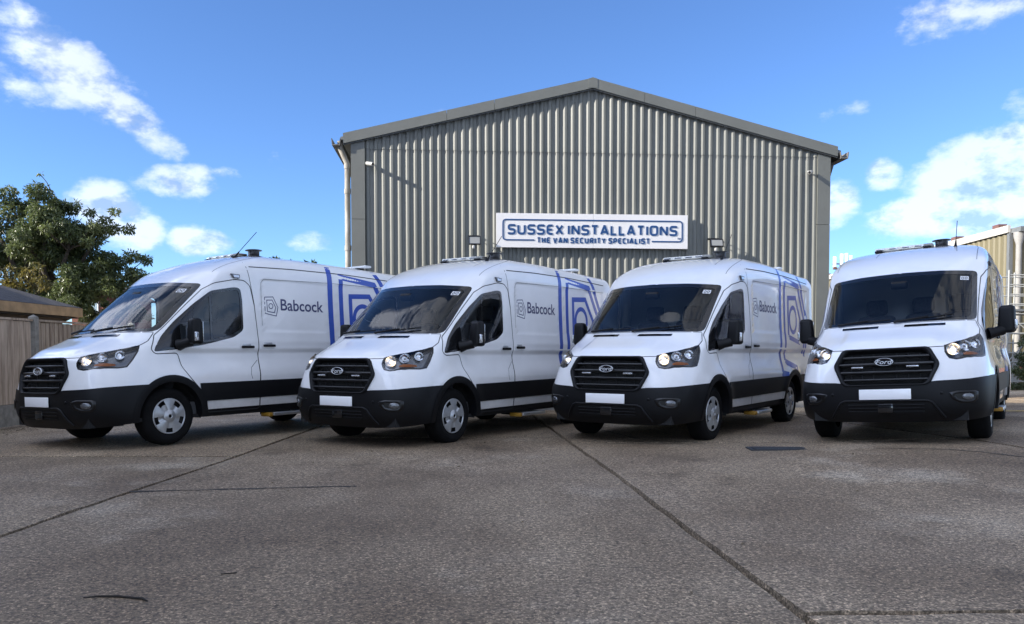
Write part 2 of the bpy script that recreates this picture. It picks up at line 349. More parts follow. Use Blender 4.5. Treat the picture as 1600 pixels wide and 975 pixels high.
def make_inv(s0, s1, t0, t1, ax, ns=240, nt=240):
    ss, tt = np.meshgrid(np.linspace(s0, s1, ns), np.linspace(t0, t1, nt)); ss, tt = ss.ravel(), tt.ravel(); Q = S(ss, tt)[:, ax]
    def inv(pts):
        pts = np.atleast_2d(np.asarray(pts, float)); out = np.zeros((len(pts), 2))
        for c in range(0, len(pts), 256):
            p = pts[c:c + 256]; d = ((Q[None] - p[:, None]) ** 2).sum(-1); k = d.argmin(1); out[c:c + 256] = np.stack([ss[k], tt[k]], 1)
        if len(ax) == 2:
            for _ in range(4):
                e = 1e-3; q = S(out[:, 0], out[:, 1])[:, ax]; ds = (S(out[:, 0] + e, out[:, 1])[:, ax] - q) / e; dt = (S(out[:, 0], out[:, 1] + e)[:, ax] - q) / e
                r = pts - q; det = ds[:, 0] * dt[:, 1] - ds[:, 1] * dt[:, 0]; det = np.where(abs(det) < 1e-6, 1e-6, det)
                st = np.stack([(r[:, 0] * dt[:, 1] - r[:, 1] * dt[:, 0]) / det, (ds[:, 0] * r[:, 1] - ds[:, 1] * r[:, 0]) / det], 1)
                out = out + np.clip(st, -.15, .15); out[:, 0] = np.clip(out[:, 0], s0, s1); out[:, 1] = np.clip(out[:, 1], t0, t1)
        return out
    return inv
inv_side = make_inv(4.0, 10.8, 0, 12, [0, 2])
inv_front = make_inv(0, 5.2, 0, 12.2, [1, 2])
inv_3d = make_inv(0, 8, 0, 12.5, [0, 1, 2], 300, 300)

def dens(poly, step=.05, closed=True):
    out = []; n = len(poly)
    for i in range(n if closed else n - 1):
        a = np.array(poly[i], float); b = np.array(poly[(i + 1) % n], float); k = max(1, int(np.linalg.norm(b - a) / step))
        out += [tuple(a + (b - a) * j / k) for j in range(k)]
    if not closed: out.append(tuple(poly[-1]))
    return out
def rdens(poly, r, step=.05): return dens(roundcorner(poly, r, 3, True), step)
def in_poly(p, poly):
    x, y = p[:, 0], p[:, 1]; c = np.zeros(len(x), bool); n = len(poly); j = n - 1
    for i in range(n):
        xi, yi = poly[i]; xj, yj = poly[j]
        with np.errstate(divide='ignore', invalid='ignore'):
            k = ((yi > y) != (yj > y)) & (x < (xj - xi) * (y - yi) / (yj - yi) + xi)
        c ^= k; j = i
    return c

# --- outlines on the skin (parameter space polygons)
OUT = {}
ws_outer = rdens([(-.02, 1.392), (.45, 1.388), (.855, 1.385), (.838, 2.02), (.45, 2.045), (-.02, 2.055)], .05)
OUT['ws'] = inv_front(ws_outer); OUT['ws'][:, 0] = np.where(np.array(ws_outer)[:, 0] < 0, -.2, OUT['ws'][:, 0])
ws_in = rdens([(-.02, 1.43), (.45, 1.425), (.80, 1.42), (.787, 1.975), (.45, 1.99), (-.02, 2.0)], .05)
OUT['wsin'] = inv_front(ws_in); OUT['wsin'][:, 0] = np.where(np.array(ws_in)[:, 0] < 0, -.2, OUT['wsin'][:, 0])
WINP = [(.19, 1.135), (-.13, 1.165), (-.52, 1.225), (-.97, 1.325), (-1.125, 1.42), (-1.135, 1.82), (-1.11, 1.985), (-1.0, 1.99), (-.66, 1.925), (-.41, 1.745), (-.14, 1.515), (.06, 1.32)]
win = rdens(WINP, .05)
OUT['win'] = inv_side(win)
WIN_IN = [(-.20, 1.235), (-.52, 1.265), (-.95, 1.36), (-1.09, 1.44), (-1.10, 1.82), (-1.075, 1.95), (-1.0, 1.955), (-.68, 1.895), (-.43, 1.71), (-.20, 1.51)]
OUT['winin'] = inv_side(rdens(WIN_IN, .04))
DOORP = [(-.14, 1.12), (-.17, .95), (-.27, .80), (-.49, .56), (-.50, .36), (-1.33, .36), (-1.345, .75), (-1.365, 1.2), (-1.325, 1.75), (-1.27, 2.02), (-1.18, 2.09), (-1.03, 2.095), (-.72, 2.03), (-.55, 1.93), (-.12, 1.60), (.10, 1.37), (.215, 1.165), (.17, 1.11)]
OUT['door'] = inv_side(rdens(DOORP, .04))
GRILLEP = [(-.02, 1.072), (.415, 1.066), (.455, 1.045), (.538, .90), (.535, .85), (.455, .69), (.41, .662), (-.02, .655)]
g_ = dens(GRILLEP, .05); OUT['grille'] = inv_front(g_); OUT['grille'][:, 0] = np.where(np.array(g_)[:, 0] < 0, -.2, OUT['grille'][:, 0])
HL = [(.86, .585, 1.072), (.80, .65, 1.10), (.66, .76, 1.15), (.50, .85, 1.19), (.335, .912, 1.228), (.37, .925, 1.14), (.44, .925, 1.04), (.52, .925, .955), (.60, .885, .935), (.74, .775, .918), (.845, .67, .905), (.885, .615, .925), (.895, .585, 1.0)]
OUT['head'] = inv_3d(dens(roundcorner(HL, .02, 2, True) if False else HL, .04))
def circ(cx, cz, r, n=48): return [(cx + r * math.cos(2 * math.pi * k / n), cz + r * math.sin(2 * math.pi * k / n)) for k in range(n)]
ARCH_R, ARCH_O, WZ = .425, .505, .345
def archpoly(cx, r):
    a = [(cx + r * math.cos(q), WZ + r * math.sin(q)) for q in np.linspace(0, math.pi, 26)]
    return [(cx + r, .05)] + a + [(cx - r, .05)]
for nm, cx in (('archF', 0), ('archR', -3.3)):
    a = dens(archpoly(cx, ARCH_R), .05); q = inv_side(a); q[:, 1] = np.where(np.array(a)[:, 1] < .335, -.2, q[:, 1]); OUT[nm] = q
    a = dens(archpoly(cx, ARCH_O), .05); q = inv_side(a); q[:, 1] = np.where(np.array(a)[:, 1] < .335, -.2, q[:, 1]); OUT[nm + 'o'] = q
BUMPZ = .70
bl = [(0, .66), (.35, .665), (.44, .69), (.52, .70), (.70, .705), (.82, .712), (.90, .722)]
blp = [tuple(v) for v in inv_front(dens(bl, .05, False))]
bs_ = [tuple(v) for v in inv_side([(.62, .735), (.50, .74), (.3, .745), (.0, .745)])]
OUT['bumper'] = np.array([(-.2, -.2), (-.2, blp[0][1])] + blp + bs_ + [(bs_[-1][0], -.2)])
md = dens([(-.40, .735), (-4.6, .765), (-4.6, .535), (-.40, .505)], .06)
md = [p for p in md if p[0] > -4.34]
OUT['mould'] = inv_side(md)
sl = inv_side(dens([(-.2, .395), (-4.3, .415)], .08, False)); OUT['sill'] = np.array([(sl[0][0], -.2)] + [tuple(p) for p in sl] + [(12.5, sl[-1][1]), (12.5, -.2)])
bonl = [(0, 1.074), (.43, 1.072), (.585, 1.075)]
bon = [tuple(v) for v in inv_front(dens(bonl, .05, False))] + [tuple(v) for v in inv_3d(dens([(.86, .585, 1.075), (.66, .76, 1.153), (.50, .85, 1.193), (.335, .912, 1.232), (.22, .905, 1.28), (.12, .86, 1.372)], .04, False))] + [tuple(v) for v in inv_front(dens([(.84, 1.378), (.45, 1.38), (0, 1.384)], .05, False))]
OUT['bonnet'] = np.array([(-.2, bon[0][1])] + bon + [(-.2, bon[-1][1])])

def build_shell():
    """half skin in parameter space, cut along the outlines, then lifted onto the surface"""
    ss = np.unique(np.concatenate([np.linspace(0, 2, 19), np.linspace(2, 6, 45), np.linspace(6, 10, 61), np.linspace(10, 12, 13)]))
    tt = np.linspace(0, NT, NT * 7 + 1); tt[-1] = NT - .002
    bm = bmesh.new(); vv = [[bm.verts.new((a, b, 0)) for a in ss] for b in tt]
    for i in range(len(tt) - 1):
        for j in range(len(ss) - 1): bm.faces.new((vv[i][j], vv[i][j + 1], vv[i + 1][j + 1], vv[i + 1][j]))
    for key, poly in OUT.items():
        n = len(poly); plo = poly.min(0) - 1e-3; phi = poly.max(0) + 1e-3
        cand = [f for f in bm.faces if max(v.co.x for v in f.verts) >= plo[0] and min(v.co.x for v in f.verts) <= phi[0] and max(v.co.y for v in f.verts) >= plo[1] and min(v.co.y for v in f.verts) <= phi[1]]
        for i in range(n):
            a, b = poly[i], poly[(i + 1) % n]; d = b - a; L_ = math.hypot(*d)
            if L_ < 1e-5: continue
            lo = np.minimum(a, b) - 1e-4; hi = np.maximum(a, b) + 1e-4
            if hi[0] < 0 or hi[1] < 0: continue
            fs = []
            cand = [f for f in cand if f.is_valid]
            for f in cand:
                xs = [v.co.x for v in f.verts]
                if max(xs) < lo[0] or min(xs) > hi[0]: continue
                ys = [v.co.y for v in f.verts]
                if max(ys) < lo[1] or min(ys) > hi[1]: continue
                fs.append(f)
            if not fs: continue
            geom = list({e for f in fs for e in f.edges} | {v for f in fs for v in f.verts}) + fs
            known = set(fs)
            rs = bmesh.ops.bisect_plane(bm, geom=geom, plane_co=(a[0], a[1], 0), plane_no=(-d[1] / L_, d[0] / L_, 0), dist=2e-4)
            cand += [g for g in rs['geom'] if isinstance(g, bmesh.types.BMFace) and g not in known]
    bmesh.ops.triangulate(bm, faces=[f for f in bm.faces if len(f.verts) > 4])
    bm.verts.index_update(); uv = np.array([v.co[:2] for v in bm.verts]); F = [[v.index for v in f.verts] for f in bm.faces]; bm.free()
    cen = np.array([uv[f].mean(0) for f in F]); P = S(uv[:, 0], uv[:, 1]); NRM = SN(uv[:, 0], uv[:, 1])
    c3 = np.array([P[f].mean(0) for f in F])
    lab = np.array(['body'] * len(F), dtype=object)
    I = {k: in_poly(cen, p) for k, p in OUT.items()}
    sidem = cen[:, 0] > 4
    lab[I['bonnet']] = 'bonnet'; lab[I['door'] & sidem] = 'door'
    lab[I['mould'] & sidem] = 'mould'; lab[I['sill'] & sidem] = 'sill'
    lab[I['bumper']] = 'bumper'
    for a in ('archF', 'archR'): lab[I[a + 'o']] = a
    for a in ('archF', 'archR'): lab[I[a]] = 'void'
    lab[I['ws']] = 'wsborder'; lab[I['wsin']] = 'ws'; lab[I['win'] & sidem] = 'winframe'; lab[I['winin'] & sidem] = 'winglass'
    lab[I['head']] = 'head'; lab[I['grille']] = 'void'
    return uv, P, NRM, F, lab
UV, SP, SNm, SF, SLAB = build_shell()
def skin(labels, side=0, off=0.0, flip=False, cond=None):
    """mesh from skin faces; side 0 both halves, 1 left, -1 right"""
    idx = [i for i, l in enumerate(SLAB) if l in labels and (cond is None or cond(i))]
    vs, fs, ns = [], [], []
    for sg in ((1, -1) if side == 0 else (side,)):
        mp = {}
        for i in idx:
            f = SF[i]; g = []
            for k in f:
                if k not in mp:
                    mp[k] = len(vs); q = SP[k] + SNm[k] * off; n = SNm[k]
                    vs.append((q[0], q[1] * sg, q[2])); ns.append(np.array([n[0], n[1] * sg, n[2]]) * (-1 if flip else 1))
                g.append(mp[k])
            if (sg < 0) != flip: g = g[::-1]
            fs.append(g)
    me = bpy.data.meshes.new('skin'); me.from_pydata(vs, [], fs); me.polygons.foreach_set('use_smooth', [True] * len(fs)); me.update()
    me.normals_split_custom_set_from_vertices([tuple(n) for n in ns]); return me
def side_pt(pts, off=.002, sg=1):
    q = inv_side(pts); p = S(q[:, 0], q[:, 1], off); p[:, 1] *= sg; return p
def decal_ribbon(mb, pts, w, sg=1, closed=False, off=.002, step=.05):
    P = [Vector(p) for p in dens(pts, step, closed)]; n = len(P); A, B = [], []
    for i in range(n):
        a = P[(i - 1) % n] if closed or i else P[i]; b = P[(i + 1) % n] if closed or i < n - 1 else P[i]
        d1 = (P[i] - a); d2 = (b - P[i]); d1 = d1.normalized() if d1.length > 1e-6 else d2.normalized(); d2 = d2.normalized() if d2.length > 1e-6 else d1
        m = Vector((-d1.y - d2.y, d1.x + d2.x)); m = m / max(.5, m.length_squared / 2)
        A.append(P[i] + m * w / 2); B.append(P[i] - m * w / 2)
    q = side_pt([tuple(p) for p in A + B], off, sg); m_ = n if closed else n - 1
    mb.add([tuple(v) for v in q], [(i, (i + 1) % n, n + (i + 1) % n, n + i) for i in range(m_)]); return mb
def gap_line(mb, st, w=.009, off=.0015, sgs=(1, -1), closed=False):
    """thin dark shut line along skin parameters"""
    st = np.array(st); P = S(st[:, 0], st[:, 1], off); Nn = SN(st[:, 0], st[:, 1]); n = len(P); A, B = [], []
    for i in range(n):
        a = P[(i - 1) % n if closed else max(i - 1, 0)]; b = P[(i + 1) % n if closed else min(i + 1, n - 1)]
        d = b - a; c = np.cross(Nn[i], d); c /= max(np.linalg.norm(c), 1e-9); A.append(P[i] + c * w / 2); B.append(P[i] - c * w / 2)
    m_ = n if closed else n - 1
    for sg in sgs:
        mb.add([(v[0], v[1] * sg, v[2]) for v in A + B], [(i, (i + 1) % n, n + (i + 1) % n, n + i) for i in range(m_)])
    return mb

def front_pt(y, z, off=0.0):
    q = inv_front([(abs(y), z)]); p = S(q[:, 0], q[:, 1], off)[0]; return Vector((p[0], math.copysign(p[1], y) if y else 0, p[2]))
def front_pts(yz, off=0.0):
    yz = np.atleast_2d(np.asarray(yz, float)); q = inv_front(np.stack([abs(yz[:, 0]), yz[:, 1]], 1)); p = S(q[:, 0], q[:, 1], off); p[:, 1] *= np.where(yz[:, 0] < 0, -1, 1); return p
def mirror_mesh(me):
    m = me.copy(); m.transform(Matrix.Scale(-1, 4, (0, 1, 0))); m.flip_normals(); return m

def build_van():
    root = thing('delivery_van', 'van', 'van', group='white vans parked side by side')
    # ---- painted skin
    body = ob('body', skin(('body',)), PAINT, root)
    bon = ob('bonnet', skin(('bonnet',)), PAINT, root)
    mb = MB(); gap_line(mb, OUT['bonnet'][1:-1], .010); mb.build('panel_gap', GAP, bon, False)
    for y0, y1 in ((.14, .56), (-.56, -.14), ):
        m = MB(); yy = np.linspace(y0, y1, 8); a = front_pts([(y, 1.352 - .02 * 0) for y in yy], .003); b = front_pts([(y, 1.338) for y in yy], .003)
        a = front_pts([(y, 1.355) for y in yy], .004); b = front_pts([(y, 1.328) for y in yy], .004)
        m.add([tuple(v) for v in np.concatenate([a, b])], [(i, i + 1, 9 + i, 8 + i) for i in range(7)]); m.build('air_vent', GLOSSBLK, bon, False)
    # ---- windscreen
    ws = ob('windscreen', skin(('ws',), off=-.003), WSGLASS, root)
    ob('windscreen_border', skin(('wsborder',), off=-.001), GLOSSBLK, ws)
    m = MB(); p = front_pts([(.67, 1.90), (.755, 1.895), (.752, 1.945), (.668, 1.95)], .001); m.add([tuple(v) for v in p], [(0, 1, 2, 3)]); stk = m.build('sticker', mat('sticker_white', (.7, .7, .7), .5), ws, False)
    m = MB()
    for cy in (.693, .728):
        ring = [(cy + .015 * math.cos(a), 1.922 + .017 * math.sin(a)) for a in np.linspace(0, 2 * math.pi, 13)[:-1]]; rin = [(cy + .009 * math.cos(a), 1.922 + .010 * math.sin(a)) for a in np.linspace(0, 2 * math.pi, 13)[:-1]]
        q = front_pts(ring + rin, .002); m.add([tuple(v) for v in q], [(i, (i + 1) % 12, 12 + (i + 1) % 12, 12 + i) for i in range(12)])
    m.build('sticker_print', mat('sticker_dark', (.05, .05, .06), .5), ws, False)
    for pts, nm in ((((.02, 1.385), (.30, 1.405), (.62, 1.445)), 'wiper'), (((-.62, 1.39), (-.35, 1.398), (-.02, 1.415)), 'wiper')):
        pp = [front_pt(y, z, .022) for y, z in dens(pts, .08, False)]
        w = MB().tube(pp, .009, 6).build('wiper', BLACKP, root)
        a0 = front_pt(pts[0][0] , pts[0][1] - .01, .03); MB().tube([a0, pp[len(pp) // 2] + Vector((.012, 0, .015))], [.016, .010], 6).build('wiper_arm', BLACKP, w)
    # camera pod behind the glass
    pd = front_pt(0, 1.93, -.05); MB().rbox(pd, (.10, .20, .10), .03).build('mirror_pod', BLACKP, root)
    # ---- doors
    for sg in (1, -1):
        d = ob('front_door', skin(('door',), sg), PAINT, root)
        if sg > 0: d['label'] = 'front door on the near side with black handle'
        ob('window_frame', skin(('winframe',), sg, off=.001), GLOSSBLK, d)
        ob('window', skin(('winglass',), sg, off=-.004), SIDEGLASS, d)
        m = MB(); decal_ribbon(m, [(-.645, 1.90), (-.632, 1.27)], .028, sg, off=.002); m.build('window_divider', GLOSSBLK, d, False)
        m = MB(); gap_line(m, OUT['door'], .011, .0015, (sg,), True); m.build('panel_gap', GAP, d, False)
        for hx, hz, par in ((-1.17, 1.195, d), (-1.53, 1.215, body)):
            p = side_pt([(hx, hz)], .024, sg)[0]
            h = MB().rbox(p, (.205, .022, .034), .010).build('door_handle', BLACKP, par)
            cup = MB(); cup.rbox(side_pt([(hx + .005, hz + .028)], .0, sg)[0], (.13, .012, .035), .005); cup.build('handle_recess', ALU, par)
        p = S(*inv_side([(-.30, 1.0)])[0])[0]
        # mirror
        mc = Vector((-.262, 1.135 * sg, 1.385)); k = Matrix.Translation(mc) @ Matrix.Rotation(R(-8 * sg), 4, 'Z')
        mm = MB(); bmh = bmesh.new(); bmesh.ops.create_cube(bmh, size=1)
        for v in bmh.verts:
            top = v.co.z > 0; frontv = v.co.x > 0
            sx, sy, sz = (.16, .205, .325)
            v.co = Vector((v.co.x * sx * (.75 if top else 1), v.co.y * sy * ((.86 if top else .98) if not frontv else (.72 if top else .86)) + (.012 * sg if top else 0), v.co.z * sz))
        bmesh.ops.bevel(bmh, geom=bmh.edges[:], offset=.042, segments=4, profile=.5, affect='EDGES', clamp_overlap=True); bmh.verts.index_update()
        mm.add([k @ v.co for v in bmh.verts], [[v.index for v in f.verts] for f in bmh.faces], True); bmh.free()
        mir = mm.build('wing_mirror', BLACKP, root)
        arm = MB(); base = side_pt([(-.16, 1.20)], -.01, sg)[0]
        arm.tube([Vector(base) + Vector((0, 0, .02)), Vector((-.19, 1.02 * sg, 1.235)), Vector((-.24, 1.10 * sg, 1.26))], [.075, .058, .062], 10); arm.build('mirror_arm', BLACKP, mir)
        lens = MB(); lens.rbox((0, 0, 0), (.06, .035, .115), .014, Matrix.Translation((-.225, 1.231 * sg, 1.32)) @ Matrix.Rotation(R(14 * sg), 4, 'Z')); lens.build('indicator_lens', LED, mir)
        gl = MB(); gl.rbox((0, 0, 0), (.006, .15, .24), .002, k @ Matrix.Translation((-.077, 0, 0))); gl.build('mirror_glass', CHROME, mir)
        # roof side marker lamp
        mk = MB(); a = side_pt([(-.965, 2.165), (-1.105, 2.160), (-1.090, 2.108), (-1.00, 2.110)], .004, sg); b = side_pt([(-.965, 2.165), (-1.105, 2.160), (-1.090, 2.108), (-1.00, 2.110)], .022, sg)
        mk.add([tuple(v) for v in a] + [tuple(v) for v in b], [(0, 1, 2, 3), (4, 5, 6, 7)] + [(i, (i + 1) % 4, 4 + (i + 1) % 4, 4 + i) for i in range(4)])
        lampm = mk.build('marker_lamp', mat('marker_housing', (.12, .12, .13), .35, metal=.4), root)
        mk = MB(); a = side_pt([(-.995, 2.152), (-1.092, 2.149), (-1.080, 2.120), (-1.01, 2.121)], .024, sg); mk.add([tuple(v) for v in a], [(0, 1, 2, 3)]); mk.build('marker_lens', LED, lampm, False)
        # lower black moulding and sill, arch trims
        ob('side_moulding', skin(('mould',), sg, off=.012), BLACKP, root)
        ob('sill', skin(('sill',), sg, off=-.012), BLACKP, root)
        for a in ('archF', 'archR'):
            tr = ob('wheel_arch_trim', skin((a,), sg, off=.014), BLACKP, root)
            cx = 0 if a == 'archF' else -3.3
            lp = MB(); angs = np.linspace(-.05, math.pi + .05, 27)
            o_ = side_pt([(cx + (ARCH_R + .002) * math.cos(q), max(.30, WZ + ARCH_R * math.sin(q))) for q in angs], .014, sg)
            i_ = o_.copy(); i_[:, 1] -= .12 * sg
            lp.add([tuple(v) for v in np.concatenate([o_, i_])], [(i, i + 1, 27 + i + 1, 27 + i) for i in range(26)], True); lp.build('arch_lip', BLACKP, tr, False)
            wl = MB(); prof = [(ARCH_R + .01, .97), (ARCH_R + .01, .55), (.02, .55)]
            wl.lathe([(r, h * sg) for r, h in prof], 30, Matrix.Translation((cx, 0, WZ)), a0=-.12, a1=math.pi + .12); wl.build('wheel_well', mat('wheel_well_black', (.01, .01, .01), .9), tr, False)
        # headlight
        hl = build_headlight(root, sg)
    # shut lines on the load side
    m = MB()
    ditch = inv_side([(-1.30, 2.275), (-2.0, 2.295), (-3.0, 2.30), (-4.3, 2.28)])
    gap_line(m, inv_side(dens([(-1.28, 2.285), (-2.0, 2.305), (-3.0, 2.31), (-4.28, 2.275)], .15, False)), .014)
    gap_line(m, inv_side(dens([(-1.345, .37), (-1.365, 1.2), (-1.325, 1.78), (-1.26, 2.15), (-1.22, 2.345)], .06, False)), .008)
    gap_line(m, inv_side(dens([(-2.74, .40), (-2.755, 1.2), (-2.74, 2.30)], .08, False)), .007)
    gap_line(m, inv_side(dens([(-1.44, 1.49), (-1.45, 2.08), (-1.50, 2.13), (-2.70, 2.155), (-4.25, 2.15)], .05, False)), .005)
    for yy in (.30, -.22): pass
    m.build('panel_gap', GAP, body, False)
    m = MB(); gap_line(m, np.array([(2.05, q) for q in np.linspace(10.55, 11.25, 7)]), .006, sgs=(1,)); gap_line(m, np.array([(1.1, q) for q in np.linspace(10.6, 11.25, 7)]), .006, sgs=(-1,)); m.build('roof_pressing_line', GAP, body, False)
    m = MB(); gap_line(m, np.array([(3.45 + .5 * smoothstep(9.6, 12, q), q) for q in np.linspace(9.75, 12.2, 16)]), .006); m.build('roof_edge_line', GAP, body, False)
    fl = MB(); gap_line(fl, inv_side(dens([(-1.22, .765), (-1.20, .83), (-1.22, .92), (-1.34, 1.02)], .03, False)), .006, sgs=(1,)); fl.build('fuel_flap_gap', GAP, body, False)
    # ---- bumper, grille, plate
    build_front(root)
    # ---- livery
    for sg in (1, -1): livery(body, sg)
    # ---- wheels
    for cx in (0, -3.3):
        for sg in (1, -1): build_wheel(root, cx, sg)
    # ---- underside
    MB().box((-4.4, -.93, .30), (.50, .93, .345)).build('underbody', mat('underbody_black', (.012, .012, .012), .9), root)
    MB().box((.5, -.80, .26), (.92, .80, .40)).build('engine_tray', MATS['underbody_black'], root)
    st = MB(); st.rbox((-1.86, .93, .265), (.62, .20, .045), .008); stp = st.build('side_step', ALU, root)
    MB().rbox((-1.51, .93, .262), (.07, .18, .055), .012).build('end_cap', YEL, stp)
    MB().box((-2.0, .55, .24), (-1.7, .84, .30)).build('step_bracket', BLACKP, stp)
    rb = MB(); rb.rbox((-4.50, 0, .52), (.16, 1.84, .28), .05); rb.build('rear_bumper', BLACKP, root)
    ex = MB().tube([(-3.0, -.3, .24), (-3.9, -.3, .25), (-4.3, -.5, .27)], .035, 8).build('exhaust', ALU, root)
    for sg in (1, -1):
        MB().rbox((-4.50, .80 * sg, 1.15), (.05, .12, .55), .02).build('tail_light', mat('tail_light_red', (.4, .01, .01), .25, coat=.5), root)
    # ---- cabin
    build_cabin(root)
    # ---- roof gear
    roof_gear(root)
    return root

def build_headlight(root, sg):
    idx = lambda i: True
    hs = ob('headlight', skin(('head',), sg, off=-.055), mat('headlight_bezel', (.20, .21, .23), .25, metal=.7, coat=.3), root)
    # side wall of the housing
    st = OUT['head']; a = S(st[:, 0], st[:, 1], -.056); b = S(st[:, 0], st[:, 1], .0015); a[:, 1] *= sg; b[:, 1] *= sg; n = len(a)
    MB().add([tuple(v) for v in np.concatenate([a, b])], [(i, (i + 1) % n, n + (i + 1) % n, n + i) for i in range(n)], True).build('housing_wall', GLOSSBLK, hs, False)
    ob('lens_cover', skin(('head',), sg, off=.001), CLEAR, hs)
    m = MB(); gap_line(m, st, .016, .0022, (sg,), True); m.build('seal', GLOSSBLK, hs, False)
    def bowl(p3, r, dep, name, mt, tilt=0):
        q = inv_3d([p3])[0]; c = S(q[0], q[1], -.008)[0]; nrm = SN(q[0], q[1])[0]; c[1] *= sg; nrm[1] *= sg
        ax = (Vector(nrm) + Vector((.6, 0, -.05))).normalized(); Mx = Matrix.Translation(Vector(c) - ax * dep) @ Vector((0, 1, 0)).rotation_difference(ax).to_matrix().to_4x4()
        o = MB().lathe([(.004, 0), (r * .45, dep * .10), (r * .75, dep * .35), (r * .95, dep * .8), (r, dep)], 18, Mx).build(name, mt, hs, False)
        return o, Mx
    o, Mx = bowl((.82, .65, 1.015), .072, .045, 'reflector', CHROME)
    MB().lathe([(.001, .040), (.014, .036), (.020, .024), (.016, .010), (.012, 0)], 14, Mx).build('bulb', BULB, hs, False)
    o, Mx = bowl((.70, .755, 1.05), .066, .045, 'reflector', CHROME)
    MB().lathe([(.001, .036), (.018, .028), (.020, .014), (.012, 0)], 14, Mx).build('bulb', LED, hs, False)
    bowl((.545, .85, 1.09), .058, .04, 'reflector', CHROME)
    # amber strip along the lower edge
    lo = inv_3d([(.78, .73, .948), (.74, .775, .952), (.68, .83, .957), (.62, .875, .965)]); hi_ = inv_3d([(.77, .73, .965), (.735, .765, .985), (.68, .82, .995), (.62, .865, .99)])
    a = S(lo[:, 0], lo[:, 1], -.012); b = S(hi_[:, 0], hi_[:, 1], -.02); a[:, 1] *= sg; b[:, 1] *= sg
    MB().add([tuple(v) for v in np.concatenate([a, b])], [(i, i + 1, 5 + i, 4 + i) for i in range(3)], True).build('indicator', AMBER, hs, False)
    return hs

